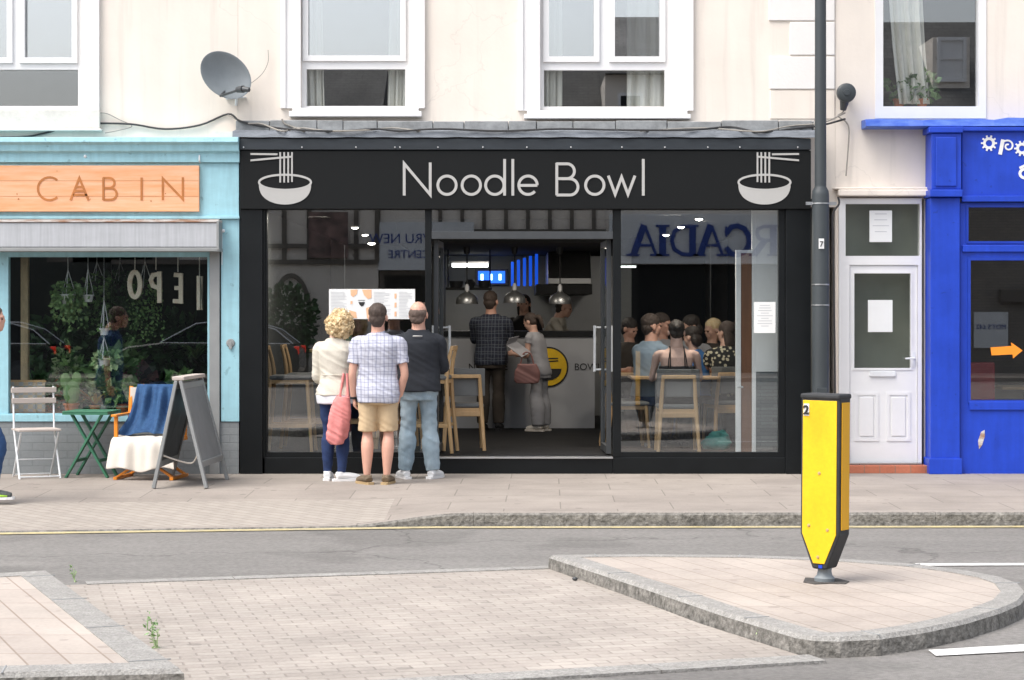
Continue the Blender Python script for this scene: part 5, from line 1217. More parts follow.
sb=obj('sign_board',MB().box(OX(378),OX(474),OY-.09,OY+.05,OZ(270),OZ(222)),M['opgrey'],b2)
text('sign_lettering','WRU NEW',.36,(OX(403)-.0,OY+.06,OZ(243)),'arcblue',sb,rot=(PI/2,0,PI))
text('sign_lettering','CENTRE',.30,(OX(409),OY+.06,OZ(258)),'arcblue',sb,rot=(PI/2,0,PI))
t=MB(); 
for k in range(4): t.box(OX(384+k*54),OX(430+k*54),OY-.199,OY-.15,.4,OZ(275))
obj('dark_window',t,M['black'],b2)
b3=thing('arcade_shop_building','building with a long pale fascia lettered ARCADIA across the street','building',(OX(720),OY-4,0))
obj('wall',MB().box(OX(606)+.01,OX(838),OY-8,OY-.1,OZ(264),8.0),M['opwall'],b3)
obj('shop_opening',MB().box(OX(606)+.02,OX(838)-.02,OY-7.9,OY-.3,0,OZ(264)-.01),M['black'],b3)
fb=obj('sign_board',MB().box(OX(609),OX(836),OY-.099,OY+.12,OZ(264),OZ(214)),M['opgrey'],b3,bevel=.02)
mb_a=MB(); ya=OY+.125
def LXA(u,k_): return OX(778)-(u)*1.0   # lettering reads towards -x for someone facing it
hh_=OZ(225)-OZ(256); z0_=OZ(256)
def gl(ch,u,w):
    def S(pts,t,dy=0): mb_a.stroke([(OX(782)-(u+p*w),z0_+q*hh_) for p,q in pts],t,ya+dy,.05)
    def serif(p,q,l=.16): S([(p-l/w,q),(p+l/w,q)],.05,.004)
    if ch=='A': S([(.08,.03),(.47,.97)],.07); S([(.50,1.0),(.88,.03)],.17,.002); S([(.25,.34),(.72,.34)],.06,.001); serif(.08,.03); serif(.90,.03,.17)
    if ch=='R': S([(.20,.02),(.20,.98)],.17); serif(.2,.03); serif(.2,.97); S([(.2,.95),(.55,.95),(.75,.85),(.78,.72),(.70,.56),(.5,.5),(.2,.5)],.09,.001); S([(.5,.5),(.88,.03)],.16,.003); serif(.9,.03,.12)
    if ch=='C': S([(.88,.72),(.72,.93),(.50,.97),(.28,.88),(.14,.66),(.12,.5),(.14,.33),(.28,.12),(.50,.03),(.72,.07),(.90,.28)],.13); S([(.89,.62),(.89,.95)],.05,.002)
    if ch=='D': S([(.20,.02),(.20,.98)],.17); serif(.2,.03); serif(.2,.97); S([(.2,.96),(.55,.94),(.80,.78),(.88,.5),(.80,.22),(.55,.06),(.2,.04)],.10,.001)
    if ch=='I': S([(.5,.02),(.5,.98)],.18); serif(.5,.03,.18); serif(.5,.97,.18)
u=-.60
for ch,w in (('A',.74),('R',.74),('C',.78),('A',.74),('D',.80),('I',.40),('A',.74)):
    gl(ch,u,w); u+=w*.93-(.06 if ch=='I' else 0)
obj('sign_lettering',mb_a,M['arcblue'],fb)
t=MB()
for k in range(4): 
    c=632+k*54; frame(t,OX(c-13),OX(c+13),OZ(160),OZ(90),OY-.099,OY-.02,.08); t.box(OX(c-13),OX(c+13),OY-.0985,OY-.03,OZ(126),OZ(123))
wo=obj('window_frame',t,M['upvc'],b3); t=MB()
for k in range(4): c=632+k*54; t.box(OX(c-12),OX(c+12),OY-.098,OY-.07,OZ(159),OZ(91))
obj('window_glass',t,M['black'],b3)
oroof(OX(606),OX(838),8.0,b3,2.0)
b4=thing('brick_building','grey-brown brick building with a dormer and a small garage sign across the street','building',(OX(1000),OY-4,0))
obj('wall',MB().box(OX(838)+.01,30,OY-8,OY,0,OZ(112)),M['opgreen'],b4)
oroof(OX(838),30,OZ(112),b4,3.0)
d=MB(); d.box(OX(944),OX(982),OY-3,OY-.9,OZ(112),OZ(30)); dr=obj('dormer',d,M['opwall'],b4)
d=MB(); frame(d,OX(948),OX(978),OZ(76),OZ(22+8),OY-.899,OY-.8,.09); d.box(OX(948),OX(978),OY-.898,OY-.82,OZ(53),OZ(50)); d.box(OX(948)+.05,OX(978)-.05,OY-.897,OY-.87,OZ(75),OZ(31)); obj('dormer_window',d,[M['upvc']],dr)
g=obj('sign_board',MB().box(OX(975),OX(1009),OY+.001,OY+.05,OZ(348),OZ(312)),M['opgrey'],b4)
text('sign_lettering',"MOT'S £42",.17,(OX(992),OY+.06,OZ(329)),'arcblue',g,rot=(PI/2,0,PI))
t=MB(); t.box(OX(1000),OX(1100),OY+.001,OY+.25,OZ(302),OZ(290)); obj('door_canopy',t,M['timber'],b4)
pass
b5=thing('end_building','pale plain building at the far left across the street','building',(-30,OY-4,0))
obj('wall',MB().box(-45,-10.51,OY-8,OY,0,4.6),M['opwall'],b5); obj('reflection_dark_panel',MB().box(-45,-10.52,OY+.002,OY+.05,0,3.2),pm('reflection_dark_panel_end',(.03,.035,.03),.7,var=.3),b5); oroof(-45,-10.51,4.6,b5,1.8)  # dark panel added here too, against a pale mirror image in the glass
# green shrub in a tub by the arch
x=OX(292); t=thing('street_shrub','bushy green shrub before the arch across the street','shrub',(x,OY+1.2,0)); pot(t,(x,OY+1.2,0),.35,.5,'black'); m=MB(); leaves(m,(x,OY+1.2,1.3),(.75,.6,1.0),900,.16,.1,1,random.Random(4)); obj('leaves',m,M['leafd'],t)
# parked cars
def car(x,y,lab,flip):
    t=thing('parked_car',lab,'car',(x,y,-.1),PI if flip else 0,'cars parked along the far side of the street')
    body=[(-2.1,.35),(-2.08,.62),(-2.0,.80),(-1.75,.92),(-1.05,1.0),(1.35,.98),(1.9,.95),(2.08,.85),(2.1,.45),(2.05,.32),(1.6,.28),(1.55,.3),(-1.5,.3),(-1.6,.28),(-2.0,.3)]
    rings=[]
    for yy,s in ((-.86,.93),(-.80,1),(.80,1),(.86,.93)): rings.append([(px_*(.985 if s<1 else 1),yy,.62+(pz-.62)*s) for px_,pz in body])
    part('body',MB().loft(rings),'carpaint',t,bevel=.03)
    cab=[(-1.05,.99),(-.25,1.42),(.1,1.46),(1.0,1.44),(1.55,1.28),(1.95,.96)]
    part('cabin',MB().loft([[(a,-.70 if b<1.1 else -.58,b) for a,b in cab],[(a,.70 if b<1.1 else .58,b) for a,b in cab]]),'black',t,bevel=.02)
    tr_=MB()
    for s in (-1,1): tr_.tube([(a,s*(.735 if b<1.1 else .60),b+.01) for a,b in cab],.022,6); tr_.tube([(-1.0,s*.83,1.0),(1.9,s*.83,.98)],.016,6)
    part('window_trim',tr_,'chrome',t,smooth=True)
    for a in (-1.35,1.3):
        for s in (-1,1):
            w=part('wheel',MB().lathe((a,s*.78,.31),[(0,-.1),(.29,-.1),(.31,-.07),(.31,.07),(.29,.1),(0,.1)],24,'y'),'rubber',t,smooth=True)
            part('hub',MB().lathe((a,s*.885,.31),[(0,-.01),(.19,-.01),(.2,.0),(.1,.012),(0,.012)],16,'y'),'dkmetal',w,smooth=True)
    for s in (-1,1): part('headlight',MB().box(-2.08,-1.9,s*.55-.15,s*.55+.15,.66,.78),'whitemetal',t,bevel=.02); part('tail_lamp',MB().box(1.98,2.09,s*.74-.06,s*.74+.09,.74,.92),'redlens',t,bevel=.02)
car(-12.35,-27.0,'black parked car with its red tail lamp nearest the plant shop',False)
car(-6.9,-27.2,'black parked car with silver window trim across from the shops',False)
# ================================================================ PEOPLE
def V(*a): return Vector(a)
def remesh(mb,voxel,smooth_it=4,fold=0,ffreq=9,fseed=0,fstretch=(1,1,.35)):
    me=bpy.data.meshes.new('tmp'); me.from_pydata([Vector(p) for p in mb.v],[],mb.f)
    bm=bmesh.new(); bm.from_mesh(me); bmesh.ops.remove_doubles(bm,verts=bm.verts,dist=1e-5); bmesh.ops.recalc_face_normals(bm,faces=bm.faces); bm.to_mesh(me); bm.free()
    o=bpy.data.objects.new('tmp',me); COL.objects.link(o)
    r=o.modifiers.new('r','REMESH'); r.mode='VOXEL'; r.voxel_size=voxel; r.use_smooth_shade=True
    s=o.modifiers.new('s','SMOOTH'); s.factor=.5; s.iterations=smooth_it
    dg=bpy.context.evaluated_depsgraph_get(); out=bpy.data.meshes.new_from_object(o.evaluated_get(dg)); bpy.data.objects.remove(o); bpy.data.meshes.remove(me)
    if fold:
        nr=[v.normal.copy() for v in out.vertices]
        for v,nn in zip(out.vertices,nr):
            c=v.co; q=Vector((c.x*ffreq*fstretch[0],c.y*ffreq*fstretch[1],c.z*ffreq*fstretch[2]+fseed))
            a=noise.noise(q); b=noise.noise(Vector((c.x*4+c.z*9,c.y*4,c.z*16+c.x*9+fseed)))
            v.co=c+nn*fold*(a*1.1+ (1-abs(b)*3)*.35-.25)
    for p in out.polygons: p.use_smooth=True
    out.update(); return out
def rput(name,mb,mat,parent,voxel=.008,**k):
    me=remesh(mb,voxel,**k); me.materials.clear(); me.name=name
    return link(name,me,M[mat] if isinstance(mat,str) else mat,parent)
TORSO=[(.455,.088,.070),(.50,.100,.076),(.54,.098,.072),(.60,.086,.062),(.66,.086,.062),(.72,.095,.066),(.77,.102,.066),(.795,.094,.058),(.817,.070,.048),(.836,.046,.040),(.86,.034,.036)]
def sup(c,rx,ry,n=24,p=2.4,yaw=0):
    r=[]
    for k in range(n):
        t=2*PI*k/n; ct,st=math.cos(t),math.sin(t)
        x=rx*math.copysign(abs(ct)**(2/p),ct); y=ry*math.copysign(abs(st)**(2/p),st)
        r.append(c+Vector((x*math.cos(yaw)-y*math.sin(yaw),x*math.sin(yaw)+y*math.cos(yaw),0)))
    return r
class Fig:
    """figure facing +y, feet at z=0; joints in local metres"""
    def __init__(s,Ht,w=1.0,bust=0,belly=0,seat=None,lean=0,turn=0,hip=1.0,wide=1.0):
        s.H=Ht; s.w=w; s.bust=bust; s.belly=belly; s.turn=turn; s.hipf=hip
        if seat is None: s.P0=V(0,0,.52*Ht); 
        else: s.P0=V(0,0,seat+.07)
        s.P1=s.P0+V(0,math.sin(lean),math.cos(lean))*(.34*Ht)
        s.seat=seat; s.j={}
        H_=Ht
        for sg,nm in ((-1,'l'),(1,'r')):
            sh=s.at(.785)+V(sg*.108*H_*w*wide,0,0); s.j['sh'+nm]=sh
            s.j['el'+nm]=sh+V(sg*.030,-.015,-.175*H_); s.j['wr'+nm]=s.j['el'+nm]+V(sg*-.005,.04,-.150*H_)
            hp=s.P0+V(sg*.050*H_,0,-.01*H_); s.j['hp'+nm]=hp
            if seat is None:
                s.j['kn'+nm]=V(sg*.055*H_,.015,.283*H_); s.j['an'+nm]=V(sg*.060*H_,-.02,.048*H_)
            else:
                s.j['kn'+nm]=s.P0+V(sg*.075*H_,.245*H_,.0); s.j['an'+nm]=V(sg*.07*H_,.26*H_,.045*H_)
            s.j['toe'+nm]=None
        s.head=s.at(.93)
    def at(s,f): t=(f-.52)/.34; return s.P0.lerp(s.P1,t) if 0<=t<=1 else s.P0+(s.P1-s.P0)*t
    def rings(s,f0,f1,off,flare=0):
        rs=[]; fr=[f0]+[a for a,_,_ in TORSO if f0<a<f1]+[f1]
        for f in fr:
            for i in range(len(TORSO)-1):
                a,b=TORSO[i],TORSO[i+1]
                if a[0]<=f<=b[0] or (i==0 and f<a[0]): t=max(0,(f-a[0])/(b[0]-a[0])); rx=a[1]+(b[1]-a[1])*t; ry=a[2]+(b[2]-a[2])*t; break
            else: rx,ry=TORSO[-1][1:]
            rx*=s.H*s.w; ry*=s.H*(.5+.5*s.w)
            if f<.56: rx*=s.hipf
            bl=s.belly*math.exp(-((f-.61)/.06)**2); bu=s.bust*math.exp(-((f-.725)/.035)**2)
            fl=flare*max(0,(.60-f)/.15)
            c=s.at(f)+V(0,(bl+bu)/2,0)
            tw=s.turn*max(0,min(1,(f-.55)/.2))
            rs.append(sup(c,rx+off+fl+bl*.6,ry+off+fl+(bl+bu)/2,yaw=tw))
        return rs
    def arm(s,mb,nm,off,to=1.0,r=(.046,.043,.036,.035,.026),k=1.0):
        sh,el,wr=s.j['sh'+nm],s.j['el'+nm],s.j['wr'+nm]; H_=s.H/1.7
        pts=[sh,sh.lerp(el,.5),el,el.lerp(wr,.4),wr]; rr=[a*H_*k+off for a in r]
        if to<1: # stop part way down the upper arm (short sleeve)
            pts=[sh,sh.lerp(el,to*.5),sh.lerp(el,to)]; rr=[rr[0],rr[1],rr[1]*1.04]
        inner=s.at(.80); inner=inner.lerp(sh,.45)
        mb.tube([inner]+pts,[rr[0]*.9]+rr,16,sub=4)
    def leg(s,mb,nm,off,to=1.0,r=(.086,.070,.048,.060,.031),k=1.0,straight=0):
        hp,kn,an=s.j['hp'+nm],s.j['kn'+nm],s.j['an'+nm]; H_=s.H/1.7
        rr=[a*H_*k+off for a in r]
        if straight: rr=[rr[0],rr[1],max(rr[2],.062*H_)+straight,max(rr[3],.058*H_)+straight,.055*H_+straight]
        pts=[hp,hp.lerp(kn,.5),kn,kn.lerp(an,.35)+V(0,-.012,0),an]
        if to<1: pts=[hp,hp.lerp(kn,.5),hp.lerp(kn,to)]; rr=[rr[0],rr[1],rr[1]*.96]
        mb.tube(pts,rr,18,sub=4)
    def hand(s,mb,nm,dirv,palm,curl=.35):
        wr=s.j['wr'+nm]; d=Vector(dirv).normalized(); n=Vector(palm); n=(n-d*n.dot(d)).normalized(); sd=d.cross(n); q=s.H/1.7
        mb.tube([wr-d*.02,wr+d*.02*q,wr+d*.055*q,wr+d*.085*q],[.024*q,.030*q,.040*q,.036*q],14,flat=.45,up=n)
        for i,(o,l) in enumerate(((-.030,.068),(-.010,.078),(.010,.072),(.029,.056))):
            b=wr+d*.080*q+sd*o*q; p=[b-d*.02]; a=0; cur=b
            for k_ in range(3):
                a+=curl*(.6+.5*k_); stp=l/3*q; cur=cur+(d*math.cos(a)+n*math.sin(a))*stp; p.append(cur)
            mb.tube([p[0],b]+p[1:],[.0095*q,.0095*q,.009*q,.0085*q,.007*q],8)
        th=wr+d*.025*q-sd*.022*q; mb.tube([th,th+(d*.6-sd*.6+n*.25)*.035*q,th+(d*.9-sd*.55+n*.5)*.060*q,th+(d*1.1-sd*.45+n*.7)*.078*q],[.014*q,.0125*q,.0105*q,.008*q],8)
    def head_mesh(s,mb,yaw=0,pitch=0):
        q=s.H/1.7*1.07; c=s.head; R=Matrix.Rotation(yaw,3,'Z')@Matrix.Rotation(pitch,3,'X'); s.R=R; s.hc=c
        def P(x,y,z): return c+R@V(x*q,y*q,z*q)
        E=lambda x,y,z,a,b,d,r=None: mb.ell(P(x,y,z),(a*q,b*q,d*q),16,11,R if r is None else R@r)
        E(0,-.012,.030,.076,.094,.088); E(0,.028,-.035,.058,.062,.070); E(0,.050,-.078,.032,.034,.026)
        E(0,.082,-.012,.013,.022,.026); E(0,.078,.020,.045,.016,.012); E(0,.083,-.048,.022,.012,.007); E(0,.080,-.060,.019,.012,.007)
        for g in (-1,1): E(g*.040,.055,-.018,.022,.025,.024); E(g*.080,-.006,-.008,.010,.022,.032)
        mb.tube([s.at(.83),s.at(.86),P(0,-.015,-.05)],[.062*q*s.w,.056*q*s.w,.056*q],16,sub=3)
    def eyes(s,par):
        q=s.H/1.7*1.07
        for g in (-1,1):
            m=MB(); m.ell(s.hc+s.R@V(g*.030*q,.083*q,.002*q),(.011*q,.006*q,.007*q),10,7); link('eye',tomesh(m),M['eye'],par)
def tomesh(mb):
    me=bpy.data.meshes.new('m'); me.from_pydata([Vector(p) for p in mb.v],[],mb.f)
    for p in me.polygons: p.use_smooth=True
    return me
def hair(f,root,style,mat,seed=1):
    q=f.H/1.7*1.07; mb=MB(); R=f.R; c=f.hc; rn=random.Random(seed)
    P=lambda x,y,z:c+R@V(x*q,y*q,z*q)
    vox=.007
    if style=='short':
        mb.ell(P(0,-.018,.047),(.083*q,.097*q,.084*q),18,12,R); mb.ell(P(0,-.045,-.010),(.073*q,.062*q,.070*q),16,10,R); mb.ell(P(0,-.050,-.058),(.052*q,.034*q,.034*q),14,9,R)
    elif style=='balding':
        mb.ell(P(0,-.032,.012),(.0825*q,.083*q,.062*q),18,12,R); mb.ell(P(0,-.052,-.030),(.068*q,.050*q,.060*q),16,10,R); vox=.006
    elif style=='curly':
        mb.ell(P(0,-.02,.01),(.108*q,.108*q,.118*q),18,12,R)
        for _ in range(650):
            t=rn.uniform(0,2*PI); u=rn.uniform(-1,1); r_=math.sqrt(1-u*u); d=V(r_*math.cos(t),r_*math.sin(t),u)
            if d.y>.55 and d.z<.3: continue
            k_=rn.uniform(.95,1.1)*(1+.22*noise.noise(d*2.2+V(5,1,2))); p=P(d.x*.116*k_,-.02+d.y*.112*k_,-.002+d.z*.128*k_); mb.ell(p,(rn.uniform(.008,.015)*q,)*3,7,5)
        vox=.005; cu=MB()
        for _ in range(520):
            t=rn.uniform(0,2*PI); u=rn.uniform(-1,1); r_=math.sqrt(1-u*u); d=V(r_*math.cos(t),r_*math.sin(t),u)
            if d.y>.5 and d.z<.3: continue
            k_=1+.22*noise.noise(d*2.2+V(5,1,2)); p=P(d.x*.122*k_,-.02+d.y*.118*k_,-.002+d.z*.134*k_); a=rn.uniform(0,6.3); e1=d.orthogonal().normalized(); e2=d.cross(e1); rr_=rn.uniform(.008,.016)
            cu.tube([p+R@(e1*math.cos(a+w_*1.1)+e2*math.sin(a+w_*1.1))*rr_+R@d*(.004*w_) for w_ in range(5)],.0022,4)
        o_=link('hair_curls',tomesh(cu),M[mat],root)
    elif style=='bun':
        mb.ell(P(0,-.020,.038),(.084*q,.096*q,.088*q),18,12,R); mb.ell(P(0,-.05,-.015),(.070*q,.056*q,.06*q),16,10,R); mb.ell(P(0,-.105,.03),(.038*q,.034*q,.036*q),12,9,R)
    elif style=='ponytail':
        mb.ell(P(0,-.020,.038),(.084*q,.096*q,.088*q),18,12,R); mb.ell(P(0,-.045,-.012),(.072*q,.058*q,.06*q),16,10,R)
        mb.tube([P(0,-.09,.02),P(0,-.15,.0),P(0,-.15,-.08),P(0.01,-.13,-.16)],[.03*q,.034*q,.028*q,.012*q],10,sub=3)
    elif style=='long':
        mb.ell(P(0,-.020,.038),(.086*q,.098*q,.088*q),18,12,R)
        mb.tube([P(0,-.035,.04),P(0,-.055,-.04),P(0,-.065,-.12),P(0,-.070,-.185)],[.088*q,.088*q,.084*q,.055*q],16,sub=3,flat=.6,up=R@V(0,1,0))
    elif style=='bob':
        mb.ell(P(0,-.024,.050),(.088*q,.098*q,.084*q),18,12,R); mb.ell(P(0,-.060,-.04),(.092*q,.060*q,.085*q),16,10,R)
    return rput('hair',mb,mat,root,vox,smooth_it=2,fold=.004 if style!='curly' else .003,ffreq=60,fseed=seed,fstretch=(1,1,.5))
def shoe(f,root,nm,mat,sole,toe=(0,1,0),L=.27,name='shoe'):
    an=f.j['an'+nm]; q=f.H/1.7; t=Vector(toe).normalized(); mb=MB(); g=V(an.x,an.y,0)
    base=an.z-.048*f.H
    def P(u,z): return V(g.x+t.x*u,g.y+t.y*u,base+z)
    mb.tube([P(-.055*q,.040),P(-.02*q,.050),P(.06*q,.048),P(.13*q,.038),P(.185*q,.030)],[.038*q,.042*q,.043*q,.043*q,.034*q],14,sub=3,flat=.82,up=(0,0,1))
    mb.tube([P(-.015*q,.045),P(-.02*q,.088)],[.042*q,.040*q],12)
    o=rput(name,mb,mat,root,.007,smooth_it=2)
    sm=MB(); pts=[]
    sd=V(-t.y,t.x,0); prof=[(-.095,.026),(-.085,.036),(-.04,.038),(.02,.040),(.09,.047),(.15,.046),(.20,.030),(.212,.012)]
    ring=[P(u*q,0)+sd*w_*q for u,w_ in prof]+[P(u*q,0)-sd*w_*q for u,w_ in reversed(prof)]
    sm.loft([ring,[p+V(0,0,.022) for p in ring]]); me=tomesh(sm)
    for p in me.polygons: p.use_smooth=False
    link('sole',me,M[sole],o); return o
def person(label,loc,rz,group=None): return thing('person',label,'person',loc,rz,group)

# ---- woman with blonde curls
y1=G(333,480.5)[1]; r=person('woman with blonde curls in a cream jacket and dark blue jeans holding a coral bag',(X(335.5,y1),y1,0),D2R(-12))
f=Fig(1.575,.92,hip=1.05,bust=.03); f.head+=V(.045,.02,-.012)
f.j['elr']=f.j['shr']+V(.045,.02,-.27); f.j['wrr']=f.j['elr']+V(-.055,.16,-.02); f.j['ell']=f.j['shl']+V(-.03,.03,-.28); f.j['wrl']=f.j['ell']+V(.05,.18,.06)
f.j['knl']=V(-.075,.02,.45); f.j['anl']=V(-.082,.02,.076); f.j['knr']=V(.07,.03,.45); f.j['anr']=V(.075,-.05,.076)
b=MB(); b.loft(f.rings(.47,.86,-.012)); [f.arm(b,n,-.002,k=.9) for n in 'lr']; [f.leg(b,n,-.006) for n in 'lr']; f.head_mesh(b,yaw=D2R(-10),pitch=D2R(6))
f.hand(b,'r',(-.2,1,-.2),(0,0,-1),.9); f.hand(b,'l',(.3,1,.1),(0,0,-1),.5)
o=rput('body',b,'skinp',r,.006); f.eyes(r); hair(f,r,'curly','hairb',3)
t=MB(); t.loft(f.rings(.505,.842,.018,flare=.035)); [f.arm(t,n,.014,k=.98,r=(.046,.043,.040,.038,.031)) for n in 'lr']; rput('jacket',t,'jacket',r,.007,fold=.010,ffreq=11,fseed=3)
t=MB(); t.loft(f.rings(.455,.56,.016,flare=.02)); rput('blouse',t,'wtop',r,.008,fold=.006)
t=MB(); t.loft(f.rings(.445,.56,.008)); [f.leg(t,n,.008,k=1.0) for n in 'lr']; rput('jeans',t,'navyj',r,.008,fold=.006,ffreq=14,fseed=5,fstretch=(1,1,.9))
m=MB(); m.tube([f.at(.625)+V(-.10,-.105,0),f.at(.625)+V(0,-.112,0),f.at(.625)+V(.10,-.105,0)],.006,6); rput('waist_seam',m,'jacket',r,.005)
shoe(f,r,'l','shoew','white',(-.15,1,0)); shoe(f,r,'r','shoew','white',(.95,.5,0))
# bag
bw=Vector((X(342,y1-.15),y1-.15,0)); bag=thing('shopping_bag','coral pink cloth bag hanging from the blonde woman\'s arm','bag',(bw.x,bw.y,.33))
m=MB(); m.tube([(bw.x-.045,bw.y-.01,.34),(bw.x-.050,bw.y,.42),(bw.x-.025,bw.y,.58),(bw.x-.005,bw.y,.70),(bw.x+.012,bw.y,.79)],[.06,.108,.104,.088,.062],18,sub=4,flat=.55,up=(0,1,0)); me=remesh(m,.008,fold=.016,ffreq=14,fseed=2,fstretch=(1,1,.25)); me.materials.clear()
for v in me.vertices: v.co-=Vector((bw.x,bw.y,.33))
link('bag_body',me,M['pinkbag'],bag)
m=MB(); 
for s in (-1,1): m.tube([(bw.x+.012+s*.042,bw.y,.75),(bw.x+s*.03+.02,bw.y+.02,.86),(bw.x+s*.016+.03,bw.y+.03,1.0)],[.022,.015,.012],8,sub=3)
o=obj('bag_handle',m,M['pinkbag'],bag,smooth=True)
# ---- man in checked shirt
y2=G(378,484)[1]; r=person('man in a blue and white checked shirt and sand shorts, hands in pockets',(X(378,y2),y2,0),D2R(2))
f=Fig(1.635,1.06,belly=.03)
f.j['ell']=f.j['shl']+V(-.045,-.02,-.275); f.j['wrl']=f.j['ell']+V(.010,.06,-.225); f.j['elr']=f.j['shr']+V(.055,-.02,-.275); f.j['wrr']=f.j['elr']+V(-.045,.06,-.21)
f.j['knl']=V(-.095,.01,.47); f.j['anl']=V(-.100,-.02,.078); f.j['knr']=V(.095,.01,.47); f.j['anr']=V(.080,-.02,.078)
b=MB(); b.loft(f.rings(.47,.86,-.012)); [f.arm(b,n,.002) for n in 'lr']; [f.leg(b,n,.0) for n in 'lr']; f.head_mesh(b,yaw=D2R(-8),pitch=D2R(2)); f.hand(b,'l',(.15,.25,-1),(1,.2,0),.5); f.hand(b,'r',(-.35,.3,-1),(-1,.2,0),.5)
rput('body',b,'skinr',r,.006); f.eyes(r); hair(f,r,'short','hairbr',5)
t=MB(); t.loft(f.rings(.455,.842,.020,flare=.012)); [f.arm(t,n,.020,to=.68,k=1.08) for n in 'lr']; t.lathe(tuple(f.at(.838)),[(.052,-.01),(.066,.0),(.062,.035),(.05,.035)],16); rput('shirt',t,'check',r,.007,fold=.010,ffreq=10,fseed=9)
t=MB(); t.loft(f.rings(.445,.56,.010)); [f.leg(t,n,.022,to=.97,k=1.05) for n in 'lr']; rput('shorts',t,'khaki',r,.008,fold=.009,ffreq=12,fseed=11)
m=MB(); w_=f.j['wrl']; m.tube([w_+V(0,-.0,.012),w_+V(0,0,-.012)],[.033,.033],14); rput('wristwatch',m,'blackcl',r,.004,smooth_it=1)
shoe(f,r,'l','canvash','sole',(-.5,1,0)); shoe(f,r,'r','canvash','sole',(.25,1,0))
# ---- man in dark jersey
y3=G(420,478.5)[1]; r=person('balding man in a charcoal jersey and washed blue jeans with folded arms',(X(418.5,y3),y3,0),D2R(3))
f=Fig(1.66,1.10,belly=.04)
for nm,sg in (('l',-1),('r',1)):
    f.j['el'+nm]=f.j['sh'+nm]+V(sg*.045,.05,-.27); f.j['wr'+nm]=f.j['el'+nm]+V(-sg*.19,.12,.05)
f.j['knl']=V(-.10,.01,.46); f.j['anl']=V(-.125,0,.08); f.j['knr']=V(.105,.02,.46); f.j['anr']=V(.135,0,.08)
b=MB(); b.loft(f.rings(.47,.86,-.012)); [f.arm(b,n,0) for n in 'lr']; [f.leg(b,n,-.004) for n in 'lr']; f.head_mesh(b,yaw=D2R(-14),pitch=D2R(0)); f.hand(b,'l',(1,.1,.1),(0,-1,0),.5); f.hand(b,'r',(-1,.1,.1),(0,-1,0),.5)
rput('body',b,'skinr',r,.006); f.eyes(r); hair(f,r,'balding','hairg',5)
t=MB(); t.loft(f.rings(.495,.846,.022,flare=.01)); [f.arm(t,n,.014) for n in 'lr']; rput('jersey',t,'navyt',r,.008,fold=.009,ffreq=8,fseed=19)
p_=MB(); p_.box(-.045,.045,-.002,.002,-.006,.006); lo=link('shirt_print',tomesh(p_),M['letter'],r); lo.location=f.at(.80)+V(-.01,-.128,.015)
t=MB(); t.loft(f.rings(.445,.56,.008)); [f.leg(t,n,.012,straight=.014) for n in 'lr']; rput('jeans',t,'lightj',r,.008,fold=.008,ffreq=13,fseed=15,fstretch=(1,1,1.2))
shoe(f,r,'l','shoew','white',(-.35,1,0)); shoe(f,r,'r','shoew','white',(.5,1,0))
# ---- man walking in at the left edge
yy_=G(2,499)[1]; xw=X(-21,yy_); r=person('walker in blue jeans and grey trainers with lime trim, cut off by the left edge',(xw,yy_,0),D2R(-90))
f=Fig(1.62,1.08,belly=.04,lean=.05); f.head+=V(0,.085,0)
f.j['knr']=V(.06,.18,.46); f.j['anr']=V(.06,.11,.08); f.j['knl']=V(-.06,.02,.46); f.j['anl']=V(-.06,-.30,.13)
f.j['elr']=f.j['shr']+V(.03,-.10,-.26); f.j['wrr']=f.j['elr']+V(0,.03,-.24); f.j['ell']=f.j['shl']+V(-.03,.0,-.27); f.j['wrl']=f.j['ell']+V(0,.02,-.23)
b=MB(); b.loft(f.rings(.47,.86,-.012)); [f.arm(b,n,0) for n in 'lr']; [f.leg(b,n,-.004) for n in 'lr']; f.head_mesh(b); f.hand(b,'l',(0,.3,-1),(1,0,0)); f.hand(b,'r',(0,.1,-1),(-1,0,0))
rput('body',b,'skinr',r,.008); f.eyes(r); hair(f,r,'short','hairg',9)
t=MB(); t.loft(f.rings(.475,.846,.018)); [f.arm(t,n,.014,to=.7) for n in 'lr']; rput('t_shirt',t,'bluej',r,.009,fold=.008)
t=MB(); t.loft(f.rings(.445,.56,.008)); [f.leg(t,n,.010,straight=.008) for n in 'lr']; rput('jeans',t,'bluej',r,.009,fold=.010)
for nm in 'lr':
    o=shoe(f,r,nm,'greyshoe','white'); a=f.j['an'+nm]; m=MB(); m.tube([a+V(-.03,.05,-.028),a+V(0,.07,-.012),a+V(.03,.05,-.028)],.012,8); link('shoe_trim',tomesh(m),M['coral'],o); m=MB(); m.tube([a+V(-.04,.02,-.045),a+V(-.046,.08,-.045),a+V(-.035,.15,-.05)],.009,8); m.tube([a+V(.04,.02,-.045),a+V(.046,.08,-.045),a+V(.035,.15,-.05)],.009,8); link('shoe_trim',tomesh(m),M['neon'],o)
